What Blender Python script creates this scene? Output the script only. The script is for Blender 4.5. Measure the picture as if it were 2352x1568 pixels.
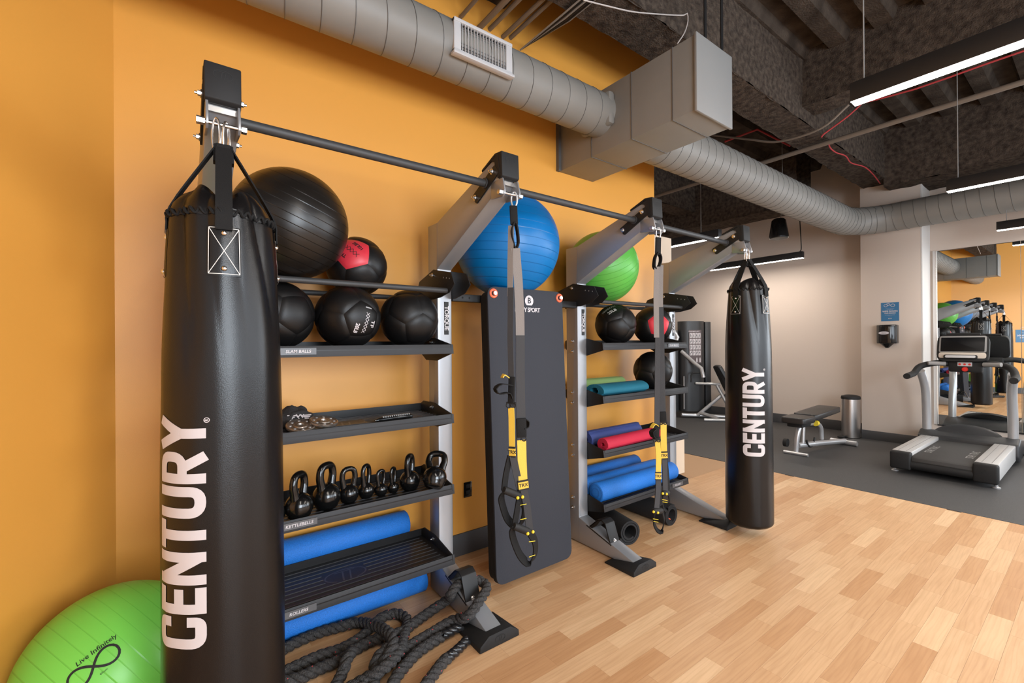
import bpy, bmesh, math, random
from mathutils import Vector, Matrix, noise
random.seed(7)
PI = math.pi
for o in list(bpy.data.objects): bpy.data.objects.remove(o)
SC = bpy.context.scene
COL = SC.collection

# ------------------------------------------------------------------ camera
F, W, H, CH = 1030.0, 2352.0, 1568.0, 1.38      # focal length in pixels, frame, eye height
TH = math.atan2(2555 - 1176, F)                 # heading of the rack direction (+X) right of the view
ROLL = math.radians(0.40); PITCH = math.atan2(2, F)
fw = Vector((math.cos(TH), math.sin(TH), 0)); rt = Vector((math.sin(TH), -math.cos(TH), 0)); zu = Vector((0, 0, 1))
f2 = fw * math.cos(PITCH) + zu * math.sin(PITCH); u2 = zu * math.cos(PITCH) - fw * math.sin(PITCH)
CR = rt * math.cos(ROLL) - u2 * math.sin(ROLL); CU = u2 * math.cos(ROLL) + rt * math.sin(ROLL)
CAM = Vector((0, 0, CH))
cd = bpy.data.cameras.new('camera'); cam = bpy.data.objects.new('camera', cd); COL.objects.link(cam)
cd.sensor_fit = 'HORIZONTAL'; cd.sensor_width = 36.0; cd.lens = F / W * 36.0; cd.clip_start = 0.02
m = Matrix((CR, CU, -f2)).transposed().to_4x4(); m.translation = CAM; cam.matrix_world = m
SC.camera = cam
def ray(x, y): return f2 + CR * ((x - W / 2) / F) + CU * ((H / 2 - y) / F)
def onx(x, y, X): d = ray(x, y); return CAM + d * (X / d.x)
def ony(x, y, Y): d = ray(x, y); return CAM + d * (Y / d.y)
def onz(x, y, Z): d = ray(x, y); return CAM + d * ((Z - CH) / d.z)

# ------------------------------------------------------------------ light
wd = bpy.data.worlds.new('sky'); SC.world = wd; wd.use_nodes = True
wd.node_tree.nodes['Background'].inputs[0].default_value = (.75, .85, 1, 1)
wd.node_tree.nodes['Background'].inputs[1].default_value = 1.0
def area(name, loc, rot, sx, sy, power, col):
    l = bpy.data.lights.new(name, 'AREA'); l.shape = 'RECTANGLE'; l.size = sx; l.size_y = sy; l.energy = power; l.color = col
    o = bpy.data.objects.new(name, l); COL.objects.link(o); o.location = loc; o.rotation_euler = rot; return o
for i, wx in enumerate((0.6, 3.2, 5.8)):          # daylight through the three windows of the wall behind the camera
    area('window_daylight', (wx, -3.32, 1.75), (PI / 2, 0, 0), 2.0, 2.0, 48 if i else 150, (.82, .91, 1.0))
area('window_daylight', (7.95, -2.2, 1.75), (PI / 2, 0, PI / 2), 2.0, 2.0, 100, (.82, .91, 1.0))   # and the one in the end wall
SC.view_settings.view_transform = 'Standard'; SC.view_settings.look = 'None'
SC.view_settings.exposure = 0.60; SC.view_settings.gamma = 1.0; SC.view_settings.use_curve_mapping = False

# ------------------------------------------------------------------ materials
MATS = {}
def mat(name, col, rough=.5, metal=0., bump=0., bscale=50., var=0., vscale=8., spec=.5, col2=None, emit=0., stretch=None, coat=0., isl=0.):
    if name in MATS: return MATS[name]
    M = bpy.data.materials.new(name); M.use_nodes = True; nt = M.node_tree; N = nt.nodes; L = nt.links
    b = N['Principled BSDF']; b.inputs['Base Color'].default_value = (*col, 1); b.inputs['Roughness'].default_value = rough
    b.inputs['Metallic'].default_value = metal; b.inputs['Specular IOR Level'].default_value = spec
    b.inputs['Coat Weight'].default_value = coat
    tc = N.new('ShaderNodeTexCoord'); src = tc.outputs['Object']
    if stretch:
        mp = N.new('ShaderNodeMapping'); mp.inputs['Scale'].default_value = stretch; L.new(src, mp.inputs[0]); src = mp.outputs[0]
    if var:
        n = N.new('ShaderNodeTexNoise'); n.inputs['Scale'].default_value = vscale; n.inputs['Detail'].default_value = 5; L.new(src, n.inputs['Vector'])
        r = N.new('ShaderNodeValToRGB'); r.color_ramp.elements[0].position = .3; r.color_ramp.elements[1].position = .7
        c2 = col2 or tuple(c * (1 - var) for c in col)
        r.color_ramp.elements[0].color = (*c2, 1); r.color_ramp.elements[1].color = (*col, 1)
        L.new(n.outputs['Fac'], r.inputs[0]); L.new(r.outputs[0], b.inputs['Base Color'])
    if bump:
        n = N.new('ShaderNodeTexNoise'); n.inputs['Scale'].default_value = bscale; n.inputs['Detail'].default_value = 4; L.new(src, n.inputs['Vector'])
        bp = N.new('ShaderNodeBump'); bp.inputs['Strength'].default_value = bump; bp.inputs['Distance'].default_value = .01
        L.new(n.outputs['Fac'], bp.inputs['Height']); L.new(bp.outputs[0], b.inputs['Normal'])
    if emit:
        b.inputs['Emission Color'].default_value = (*col, 1); b.inputs['Emission Strength'].default_value = emit
    MATS[name] = M; return M
def plank_mat(name, island):
    M = bpy.data.materials.new(name); M.use_nodes = True; nt = M.node_tree; N = nt.nodes; L = nt.links; b = N['Principled BSDF']
    tc = N.new('ShaderNodeTexCoord'); rnd = None
    if island: g = N.new('ShaderNodeNewGeometry'); rnd = g.outputs['Random Per Island']; pos = g.outputs['Position']
    else: g = N.new('ShaderNodeObjectInfo'); rnd = g.outputs['Random']; gg = N.new('ShaderNodeNewGeometry'); pos = gg.outputs['Position']
    mul = N.new('ShaderNodeVectorMath'); mul.operation = 'SCALE'; mul.inputs[0].default_value = (17, 31, 5); L.new(rnd, mul.inputs['Scale'])
    add = N.new('ShaderNodeVectorMath'); L.new(pos, add.inputs[0]); L.new(mul.outputs[0], add.inputs[1])
    mp = N.new('ShaderNodeMapping'); mp.inputs['Scale'].default_value = (2.2, 26, 1); L.new(add.outputs[0], mp.inputs[0])
    n1 = N.new('ShaderNodeTexNoise'); n1.inputs['Scale'].default_value = 2.0; n1.inputs['Detail'].default_value = 6; L.new(mp.outputs[0], n1.inputs['Vector'])
    mp2 = N.new('ShaderNodeMapping'); mp2.inputs['Scale'].default_value = (1.1, 6, 1); L.new(add.outputs[0], mp2.inputs[0])
    wv = N.new('ShaderNodeTexWave'); wv.bands_direction = 'Y'; wv.inputs['Scale'].default_value = 3.0; wv.inputs['Distortion'].default_value = 9; wv.inputs['Detail'].default_value = 1.5; wv.inputs['Detail Scale'].default_value = .8
    L.new(mp2.outputs[0], wv.inputs['Vector'])
    r0 = N.new('ShaderNodeValToRGB'); e = r0.color_ramp.elements
    e[0].position = 0; e[0].color = (.52, .285, .135, 1); e[1].position = 1; e[1].color = (.72, .485, .28, 1)
    e2 = e.new(.45); e2.color = (.61, .375, .20, 1); e3 = e.new(.75); e3.color = (.64, .405, .222, 1)
    L.new(rnd, r0.inputs[0])
    mx = N.new('ShaderNodeMixRGB'); mx.blend_type = 'MULTIPLY'; mx.inputs[0].default_value = .42
    r1 = N.new('ShaderNodeValToRGB'); r1.color_ramp.elements[0].color = (.72, .64, .56, 1); r1.color_ramp.elements[1].color = (1, 1, 1, 1)
    r1.color_ramp.elements[0].position = .3; r1.color_ramp.elements[1].position = .6
    L.new(n1.outputs['Fac'], r1.inputs[0]); L.new(r0.outputs[0], mx.inputs[1]); L.new(r1.outputs[0], mx.inputs[2])
    mx2 = N.new('ShaderNodeMixRGB'); mx2.blend_type = 'MULTIPLY'; mx2.inputs[0].default_value = .17
    r2 = N.new('ShaderNodeValToRGB'); r2.color_ramp.elements[0].color = (.66, .52, .40, 1); r2.color_ramp.elements[1].position = .35
    L.new(wv.outputs['Fac'], r2.inputs[0]); L.new(mx.outputs[0], mx2.inputs[1]); L.new(r2.outputs[0], mx2.inputs[2])
    L.new(mx2.outputs[0], b.inputs['Base Color']); b.inputs['Roughness'].default_value = .42; b.inputs['Specular IOR Level'].default_value = .4
    MATS[name] = M; return M
def ring_mat(name, col, rough, count, col_line, metal=0., coat=0., spec=.5):
    """inflated ball vinyl with moulded latitude ribs"""
    M = bpy.data.materials.new(name); M.use_nodes = True; nt = M.node_tree; N = nt.nodes; L = nt.links; b = N['Principled BSDF']
    tc = N.new('ShaderNodeTexCoord'); s = N.new('ShaderNodeSeparateXYZ'); L.new(tc.outputs['Object'], s.inputs[0])
    m1 = N.new('ShaderNodeMath'); m1.operation = 'MULTIPLY'; m1.inputs[1].default_value = count; L.new(s.outputs['Z'], m1.inputs[0])
    m2 = N.new('ShaderNodeMath'); m2.operation = 'FRACT'; L.new(m1.outputs[0], m2.inputs[0])
    r = N.new('ShaderNodeValToRGB'); e = r.color_ramp.elements; e[0].position = .0; e[0].color = (0, 0, 0, 1); e[1].position = .10; e[1].color = (1, 1, 1, 1)
    L.new(m2.outputs[0], r.inputs[0])
    mx = N.new('ShaderNodeMixRGB'); mx.inputs[1].default_value = (*col_line, 1); mx.inputs[2].default_value = (*col, 1); L.new(r.outputs[0], mx.inputs[0]); L.new(mx.outputs[0], b.inputs['Base Color'])
    bp = N.new('ShaderNodeBump'); bp.inputs['Strength'].default_value = .35; bp.inputs['Distance'].default_value = .004; L.new(r.outputs[0], bp.inputs['Height']); L.new(bp.outputs[0], b.inputs['Normal'])
    b.inputs['Roughness'].default_value = rough; b.inputs['Metallic'].default_value = metal; b.inputs['Specular IOR Level'].default_value = spec
    MATS[name] = M; return M

ORANGE = mat('orange_paint', (.70, .315, .052), .42, bump=.03, bscale=350)
CREAM = mat('warm_white_paint', (.60, .51, .44), .5, bump=.03, bscale=300)
WHITE = mat('white_paint', (.72, .70, .68), .45)
BASEB = mat('grey_vinyl_base', (.055, .055, .058), .45)
RUBBER = mat('speckled_rubber', (.070, .067, .065), .62, bump=.15, bscale=500, var=.55, vscale=260, col2=(.034, .033, .033))
FIRE = mat('sprayed_fireproofing', (.105, .080, .062), .95, bump=1.0, bscale=95, var=.6, vscale=22, spec=.05, col2=(.036, .027, .022))
DECK = mat('sprayed_deck', (.085, .066, .052), .95, bump=.9, bscale=60, var=.5, vscale=6, spec=.05, col2=(.038, .029, .023))
DUCT = mat('grey_duct_paint', (.235, .222, .20), .5, var=.12, vscale=3)
DUCTSEAM = mat('duct_seam', (.10, .095, .09), .6)
GRILLE = mat('grey_white_grille', (.50, .49, .49), .45)
DARK = mat('dark_void', (.01, .01, .01), .9)
STEEL = mat('platinum_powder_coat', (.33, .335, .35), .36, .6, bump=.02, bscale=500)
BLKMET = mat('black_powder_coat', (.010, .0095, .0095), .5, spec=.35, bump=.05, bscale=600)
TUBE = mat('charcoal_tube', (.032, .032, .033), .55, bump=.06, bscale=500)
RUBB = mat('black_rubber', (.011, .0105, .0105), .65, spec=.35, bump=.05, bscale=300)
RUBBD = mat('black_rubber_line', (.006, .006, .006), .7)
TRAY = mat('dark_tray', (.010, .0095, .010), .4, spec=.35)
TRAYLIP = mat('tray_lip', (.026, .026, .028), .55, spec=.3)
CHROME = mat('zinc_bolt', (.72, .71, .70), .25, 1.)
LEATHER = mat('black_vinyl', (.005, .0044, .0046), .29, bump=.08, bscale=420, spec=.36)
STRAP = mat('black_webbing', (.008, .0076, .0076), .8, bump=.3, bscale=500, spec=.25)
PRINT = mat('white_print', (.52, .485, .495), .5)
STITCH = mat('white_thread', (.62, .58, .54), .7)
BALLBLK = mat('wall_ball_black', (.005, .0045, .0045), .45, spec=.35, bump=.05, bscale=200)
BALLRED = mat('wall_ball_red', (.56, .028, .045), .42)
IRON = mat('kettlebell_enamel', (.004, .004, .004), .2, spec=.4, bump=.08, bscale=90, coat=.3)
FOAM = mat('blue_foam', (.012, .19, .68), .62, bump=.35, bscale=260, var=.25, vscale=180)
TEAL = mat('teal_mat', (.004, .125, .19), .75, bump=.2, bscale=300)
LIME = mat('sage_mat', (.20, .32, .11), .75, bump=.2, bscale=300)
NAVY = mat('navy_mat', (.035, .055, .20), .75, bump=.2, bscale=300)
PINK = mat('coral_pink_mat', (.50, .011, .043), .7, bump=.2, bscale=300)
MATGREY = mat('grey_mat_foam', (.033, .035, .043), .8, bump=.12, bscale=250, spec=.25)
MATBLK = mat('black_mat_foam', (.010, .010, .011), .85, bump=.15, bscale=250)
CORALR = mat('coral_ring', (.75, .14, .06), .4)
YELLOW = mat('yellow_webbing', (.66, .42, .045), .6, bump=.2, bscale=400)
GREYWEB = mat('grey_webbing', (.19, .165, .15), .75, bump=.25, bscale=500)
CHARWEB = mat('charcoal_webbing', (.030, .029, .031), .75, bump=.25, bscale=500)
ROPE = mat('black_poly_rope', (.014, .013, .0125), .75, bump=.8, bscale=150, var=.6, vscale=120, col2=(.05, .045, .043))
REDF = mat('red_tracer', (.42, .04, .045), .6)
SHRINK = mat('shrink_sleeve', (.013, .013, .014), .25)
LED = mat('led_lens', (1, .90, .80), .5, emit=50)
FIXT = mat('black_fixture', (.012, .0115, .012), .5)
CABLE = mat('grey_cable', (.25, .24, .23), .6)
CONDUIT = mat('brown_conduit', (.17, .135, .105), .55)
REDCABLE = mat('red_cable', (.45, .04, .045), .5)
SILVER = mat('silver_paint', (.48, .48, .49), .32, .6)
MIRROR = mat('mirror_glass', (.88, .90, .89), .0, 1.)
BLUESIGN = mat('blue_sign', (.03, .145, .29), .45)
GLOSSBLK = mat('gloss_black', (.008, .008, .008), .12)
SATIN = mat('brushed_steel', (.55, .53, .52), .28, 1., stretch=(60, 60, 1), bump=.03, bscale=8)
PAD = mat('black_upholstery', (.018, .0175, .018), .38, bump=.05, bscale=250)
MACH = mat('charcoal_shroud', (.024, .025, .027), .4)
SCREEN = mat('screen', (.004, .004, .005), .35, spec=.2)
BELT = mat('treadmill_belt', (.033, .030, .028), .75, bump=.1, bscale=400)
BEIGE = mat('beige_panel', (.66, .53, .40), .6)
REDBTN = mat('red_button', (.6, .02, .015), .4)
YELPIN = mat('yellow_pin', (.75, .55, .03), .4)
PLANK = plank_mat('maple_strip', False); PLANKF = plank_mat('maple_strip_field', True)

# ------------------------------------------------------------------ mesh helpers
class MB:
    def __init__(s): s.v = []; s.f = []
    def add(s, vs, fs):
        n = len(s.v); s.v += [Vector(p) for p in vs]; s.f += [tuple(i + n for i in f) for f in fs]; return s
    def box(s, a, b):
        x0, y0, z0 = a; x1, y1, z1 = b
        return s.add([(x0, y0, z0), (x1, y0, z0), (x1, y1, z0), (x0, y1, z0), (x0, y0, z1), (x1, y0, z1), (x1, y1, z1), (x0, y1, z1)],
                     [(0, 3, 2, 1), (4, 5, 6, 7), (0, 1, 5, 4), (1, 2, 6, 5), (2, 3, 7, 6), (3, 0, 4, 7)])
    def prism(s, poly, a, b, axis='x'):
        """polygon in the two other axes, extruded from a to b along axis"""
        def P(t, p): return (t, p[0], p[1]) if axis == 'x' else ((p[0], t, p[1]) if axis == 'y' else (p[0], p[1], t))
        n = len(poly); vs = [P(a, p) for p in poly] + [P(b, p) for p in poly]
        fs = [tuple(range(n))[::-1], tuple(range(n, 2 * n))] + [(i, (i + 1) % n, n + (i + 1) % n, n + i) for i in range(n)]
        return s.add(vs, fs)
    def tube(s, pts, r, n=10, caps=True, closed=False):
        pts = [Vector(p) for p in pts]; k = len(pts); rs = r if isinstance(r, (list, tuple)) else [r] * k
        vs = []; up = None
        for i, p in enumerate(pts):
            if closed: t = pts[(i + 1) % k] - pts[i - 1]
            else: t = pts[min(i + 1, k - 1)] - pts[max(i - 1, 0)]
            t.normalize()
            if up is None: up = t.orthogonal().normalized()
            else:
                up = up - t * up.dot(t)
                up = up.normalized() if up.length > 1e-6 else t.orthogonal().normalized()
            w = t.cross(up)
            vs += [p + (up * math.cos(2 * PI * j / n) + w * math.sin(2 * PI * j / n)) * rs[i] for j in range(n)]
        fs = []
        for i in range(k if closed else k - 1):
            a = i * n; b = ((i + 1) % k) * n
            fs += [(a + j, a + (j + 1) % n, b + (j + 1) % n, b + j) for j in range(n)]
        if caps and not closed: fs += [tuple(range(n))[::-1], tuple(range((k - 1) * n, k * n))]
        return s.add(vs, fs)
    def cyl(s, a, b, r, n=20): return s.tube([a, b], r, n)
    def lathe(s, prof, n=32, c=(0, 0, 0), axis='z', caps=True):
        vs = []; fs = []; c = Vector(c)
        for r, z in prof:
            for j in range(n):
                a = 2 * PI * j / n; x, y = r * math.cos(a), r * math.sin(a)
                p = (x, y, z) if axis == 'z' else ((z, x, y) if axis == 'x' else (y, z, x))
                vs.append(c + Vector(p))
        for i in range(len(prof) - 1):
            fs += [(i * n + j, i * n + (j + 1) % n, (i + 1) * n + (j + 1) % n, (i + 1) * n + j) for j in range(n)]
        if caps: fs += [tuple(range(n))[::-1], tuple(range((len(prof) - 1) * n, len(prof) * n))]
        return s.add(vs, fs)
    def ball(s, c, r, nu=32, nv=20, sc=(1, 1, 1)):
        prof = [(max(r * math.sin(PI * i / nv), 1e-5), -r * math.cos(PI * i / nv)) for i in range(nv + 1)]
        k = len(s.v); s.lathe(prof, nu); c = Vector(c)
        for i in range(k, len(s.v)): p = s.v[i]; s.v[i] = Vector((p.x * sc[0], p.y * sc[1], p.z * sc[2])) + c
        return s
    def ribbon(s, pts, wdir, w, th=.003):
        """flat webbing along pts; wdir a vector or list of vectors"""
        pts = [Vector(p) for p in pts]; k = len(pts); vs = []
        for i, p in enumerate(pts):
            t = (pts[min(i + 1, k - 1)] - pts[max(i - 1, 0)]).normalized()
            d = Vector(wdir[i] if isinstance(wdir, list) else wdir); d = (d - t * d.dot(t)).normalized(); nn = t.cross(d)
            ww = w[i] if isinstance(w, list) else w
            vs += [p - d * ww / 2 - nn * th / 2, p + d * ww / 2 - nn * th / 2, p + d * ww / 2 + nn * th / 2, p - d * ww / 2 + nn * th / 2]
        fs = []
        for i in range(k - 1):
            a, b = 4 * i, 4 * i + 4
            fs += [(a + j, a + (j + 1) % 4, b + (j + 1) % 4, b + j) for j in range(4)]
        fs += [(3, 2, 1, 0), (4 * k - 4, 4 * k - 3, 4 * k - 2, 4 * k - 1)]
        return s.add(vs, fs)
    def xform(s, M):
        s.v = [M @ p for p in s.v]; return s
    def map(s, fn):
        s.v = [Vector(fn(p)) for p in s.v]; return s
ORG = {}
def link(o, parent):
    COL.objects.link(o)
    if parent is not None: o.parent = parent
def obj(name, mb, m, parent=None, bevel=0., smooth=35, seg=2, base=True):
    """one mesh object; mb is in world space (or in the parent's local space when the parent was built at the origin)"""
    if parent is not None: org = ORG.get(parent.name, Vector())
    elif base:
        xs = [p.x for p in mb.v]; ys = [p.y for p in mb.v]; zs = [p.z for p in mb.v]
        org = Vector(((min(xs) + max(xs)) / 2, (min(ys) + max(ys)) / 2, min(zs)))
    else: org = Vector()
    me = bpy.data.meshes.new(name); me.from_pydata([p - org for p in mb.v], [], mb.f)
    bm = bmesh.new(); bm.from_mesh(me); bmesh.ops.recalc_face_normals(bm, faces=bm.faces)
    if bevel:
        es = [e for e in bm.edges if len(e.link_faces) == 2 and e.calc_face_angle(0) > .5]
        bmesh.ops.bevel(bm, geom=es, offset=bevel, segments=seg, profile=.5, affect='EDGES', clamp_overlap=True)
    bm.to_mesh(me); bm.free()
    if smooth:
        me.polygons.foreach_set('use_smooth', [True] * len(me.polygons)); me.set_sharp_from_angle(angle=math.radians(smooth))
    if m is not None: me.materials.append(m)
    o = bpy.data.objects.new(name, me); link(o, parent); ORG[o.name] = org
    if parent is None: o.location = org
    return o
def tag(o, label, cat, group=None):
    o['label'] = label; o['category'] = cat
    if group: o['group'] = group
    return o
def thing(name, label, cat, loc=(0, 0, 0), group=None, local=False):
    o = bpy.data.objects.new(name, None); COL.objects.link(o); o.location = loc; o.empty_display_size = .1
    ORG[o.name] = Vector() if local else Vector(loc)
    return tag(o, label, cat, group)
def struct(name, mb, m, parent=None, **k):
    o = obj(name, mb, m, parent, **k)
    if parent is None: o['kind'] = 'structure'
    return o
def copy_tree(o, parent=None):
    c = o.copy(); COL.objects.link(c); c.parent = parent; ORG[c.name] = ORG.get(o.name, Vector())
    for ch in list(o.children): copy_tree(ch, c)
    return c
def txt(body, size, bold=0., spacing=1., shear=0., sub=0):
    """flat text outline as MB in the XY plane, centred"""
    cu = bpy.data.curves.new('t', 'FONT'); cu.body = body; cu.size = size; cu.offset = bold; cu.align_x = 'CENTER'; cu.align_y = 'CENTER'
    cu.space_character = spacing; cu.shear = shear; cu.resolution_u = 3; cu.fill_mode = 'FRONT' if hasattr(cu, 'fill_mode') else cu.fill_mode
    o = bpy.data.objects.new('t', cu); COL.objects.link(o); bpy.context.view_layer.update()
    dg = bpy.context.evaluated_depsgraph_get(); me = o.evaluated_get(dg).to_mesh()
    bm = bmesh.new(); bm.from_mesh(me)
    if sub:
        bmesh.ops.triangulate(bm, faces=bm.faces)
        bmesh.ops.subdivide_edges(bm, edges=[e for e in bm.edges if e.calc_length() > size * .25], cuts=sub)
    mb = MB(); mb.v = [v.co.copy() for v in bm.verts]; bm.verts.index_update(); mb.f = [tuple(v.index for v in f.verts) for f in bm.faces]
    bm.free(); bpy.data.objects.remove(o); bpy.data.curves.remove(cu); return mb
def plane_map(c, ex, ey):
    c = Vector(c); ex = Vector(ex); ey = Vector(ey)
    return lambda p: c + ex * p.x + ey * p.y
def sphere_map(c, n, ex, R):
    c = Vector(c); n = Vector(n).normalized(); ex = Vector(ex); ex = (ex - n * ex.dot(n)).normalized(); ey = n.cross(ex)
    return lambda p: c + (n * R + ex * p.x + ey * p.y).normalized() * R
def strip2d(lines, w):
    """flat ribbons (width w) along 2D polylines"""
    mb = MB()
    for ln in lines:
        pts = [Vector((p[0], p[1], 0)) for p in ln]; out = [pts[0]]
        for a, b in zip(pts, pts[1:]):
            n = max(1, int((b - a).length / (w * .5)))
            out += [a.lerp(b, i / n) for i in range(1, n + 1)]
        vs = []; fs = []; k = len(out)
        for i, p in enumerate(out):
            t0 = (out[i] - out[i - 1]).normalized() if i else None; t1 = (out[i + 1] - out[i]).normalized() if i < k - 1 else None
            if t0 is None: t0 = t1
            if t1 is None: t1 = t0
            n0 = Vector((-t0.y, t0.x, 0)); n1 = Vector((-t1.y, t1.x, 0)); nn = n0 + n1
            nn = nn * (1 / max(.35, nn.length_squared / 2)) if nn.length > 1e-4 else n0
            for j in range(5): vs.append(p + nn * w * (j / 4 - .5))
        for i in range(k - 1): fs += [(5 * i + j, 5 * i + j + 1, 5 * i + j + 6, 5 * i + j + 5) for j in range(4)]
        mb.add(vs, fs)
    return mb
def rnd_poly(pts, r, n=6, closed=False):
    P = [Vector((p[0], p[1], 0)) for p in pts]; out = []; k = len(P)
    for i in range(k):
        if not closed and i in (0, k - 1): out.append(P[i]); continue
        a, b, c = P[i - 1], P[i], P[(i + 1) % k]; d0 = (a - b); d1 = (c - b); rr = min(r, d0.length * .49, d1.length * .49)
        s = b + d0.normalized() * rr; e = b + d1.normalized() * rr
        for j in range(n + 1): t = j / n; out.append(s * (1 - t) ** 2 + b * 2 * t * (1 - t) + e * t * t)
    return [(p.x, p.y) for p in out]
def catmull(pts, step=.01):
    P = [Vector(p) for p in pts]; P = [P[0] * 2 - P[1]] + P + [P[-1] * 2 - P[-2]]; out = []
    for i in range(1, len(P) - 2):
        n = max(2, int((P[i + 1] - P[i]).length / step))
        for j in range(n):
            t = j / n; a, b, c, d = P[i - 1:i + 3]
            out.append(.5 * ((2 * b) + (c - a) * t + (2 * a - 5 * b + 4 * c - d) * t * t + (3 * b - a - 3 * c + d) * t ** 3))
    out.append(P[-2]); return out
def ring_pts(c, ex, ey, n=24):
    c = Vector(c); ex = Vector(ex); ey = Vector(ey)
    return [c + ex * math.cos(2 * PI * i / n) + ey * math.sin(2 * PI * i / n) for i in range(n)]
def rough_grid(mb, o, ex, ey, nu, nv, amp, sc=7.):
    """a lumpy sheet: origin o, edge vectors ex, ey"""
    o = Vector(o); ex = Vector(ex); ey = Vector(ey); nn = ex.cross(ey).normalized(); vs = []; fs = []
    for i in range(nu + 1):
        for j in range(nv + 1):
            p = o + ex * (i / nu) + ey * (j / nv)
            vs.append(p + nn * amp * (noise.noise(p * sc) + .6 * noise.noise(p * sc * 3.1)) + Vector((0, 0, 1)) * amp * .0)
    for i in range(nu):
        for j in range(nv): a = i * (nv + 1) + j; fs.append((a, a + 1, a + nv + 2, a + nv + 1))
    mb.add(vs, fs)

# ------------------------------------------------------------------ the room
WY, LX, OX = 2.545, -.212, 3.565       # orange wall plane, its left corner, its right end
BX, CX, DZ = 8.12, 7.70, 4.15          # end wall plane, column face, deck height
WB = 5.01                              # wood / rubber joint
floor = struct('floor', MB().box((-3, -3.6, -.12), (WB, 6.4, -.003)), mat('wood_underlay', (.42, .25, .13), .6), base=False)
struct('floor_rubber', MB().box((WB, -3.6, -.12), (BX + .4, 6.4, .002)), RUBBER, base=False)
# maple strips: the 300 that show largest are pieces of the floor, the rest one field
PW, PL = .0865, .453
strips = []
y = WY - PW / 2 - .0005; row = 0
while y > -2.2:
    off = (row * .3571 % 1) * PL; x = -2.2 - off
    while x < WB:
        a = max(x, -2.2); b = min(x + PL, WB)
        if b - a > .03 and not (a < LX - .02 and y > WY - (LX - a) * 1.72): strips.append((a, b, y))
        x += PL
    y -= PW; row += 1
def inview(a, b, y):
    best = 0
    for X in (a, (a + b) / 2, b):
        v = Vector((X, y, 0)) - CAM; d = v.dot(f2)
        if d > .3:
            px = W / 2 + F * v.dot(CR) / d; py = H / 2 - F * v.dot(CU) / d
            if 640 < px < W + 60 and py < H + 50: best = max(best, 1 / d ** 3)
    return best
strips.sort(key=lambda s: -inview(*s))
pm = {}
for a, b, y in strips[:300]:
    key = round(b - a, 4)
    if key not in pm:
        o = obj('plank', MB().box((-key / 2 + .0003, -PW / 2 + .0003, -.0025), (key / 2 - .0003, PW / 2 - .0003, 0)), PLANK, floor, smooth=0); pm[key] = o.data
    else: o = bpy.data.objects.new('plank', pm[key]); link(o, floor)
    o.location = ((a + b) / 2, y, 0)
fb = MB()
for a, b, y in strips[300:]: fb.box((a + .0003, y - PW / 2 + .0003, -.0025), (b - .0003, y + PW / 2 - .0003, 0))
o = obj('plank_field', fb, PLANKF, floor, smooth=0); o['kind'] = 'stuff'
# walls
struct('wall_orange', MB().box((LX, WY, 0), (OX, WY + .13, DZ)), ORANGE, base=False)
LD = Vector((-.5, -.866, 0)); LP = Vector((LX, WY, 0)); LE = LP + LD * 2.6; LN = Vector((-.866, .5, 0)) * .13
struct('wall_left', MB().prism([(LP.x, LP.y), (LE.x, LE.y), (LE.x + LN.x, LE.y + LN.y), (LP.x + LN.x, LP.y + LN.y)], 0, DZ, 'z'), ORANGE, base=False)
struct('wall_left_front', MB().box((LE.x - .13, -3.5, 0), (LE.x, LE.y, DZ)), CREAM, base=False)
struct('wall_end', MB().box((BX, -3.5, 0), (BX + .15, -3.2, DZ)).box((BX, -1.2, 0), (BX + .15, 6.3, DZ)).box((BX, -3.2, 0), (BX + .15, -1.2, .75)).box((BX, -3.2, 2.75), (BX + .15, -1.2, DZ)), CREAM, base=False)
struct('window_4', MB().box((BX, -3.2, .75), (BX + .06, -1.2, .8)).box((BX, -3.2, 2.7), (BX + .06, -1.2, 2.75)).box((BX, -3.2, .8), (BX + .06, -3.15, 2.7)).box((BX, -1.25, .8), (BX + .06, -1.2, 2.7)), FIXT, base=False)
struct('wall_column', MB().box((CX, 1.475, 0), (BX, 2.113, DZ)), CREAM, base=False, bevel=.004)
struct('trim_1', MB().box((CX - .0, 1.46, 0), (BX, 1.475, DZ)), WHITE, base=False)
struct('wall_alcove', MB().box((2.2, 6.2, 0), (BX, 6.32, DZ)), CREAM, base=False)
struct('wall_alcove_left', MB().box((2.2, WY + .13, 0), (2.33, 6.2, DZ)), CREAM, base=False)
bw = MB(); wins = [(-.5, 1.7), (2.1, 4.3), (4.7, 6.9)]; xs = [LE.x - .13]
for a, b in wins: xs += [a, b]
xs.append(BX)
for i in range(0, len(xs), 2): bw.box((xs[i], -3.62, 0), (xs[i + 1], -3.5, DZ))
for a, b in wins: bw.box((a, -3.62, 0), (b, -3.5, .7)); bw.box((a, -3.62, 2.8), (b, -3.5, DZ))
struct('wall_front', bw, CREAM, base=False)
for i, (a, b) in enumerate(wins):
    fr = MB()
    for x0, x1, z0, z1 in ((a, b, .7, .75), (a, b, 2.75, 2.8), (a, a + .05, .75, 2.75), (b - .05, b, .75, 2.75), ((a + b) / 2 - .025, (a + b) / 2 + .025, .75, 2.75)):
        fr.box((x0, -3.6, z0), (x1, -3.53, z1))
    struct('window_%d' % (i + 1), fr, FIXT, base=False)
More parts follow.
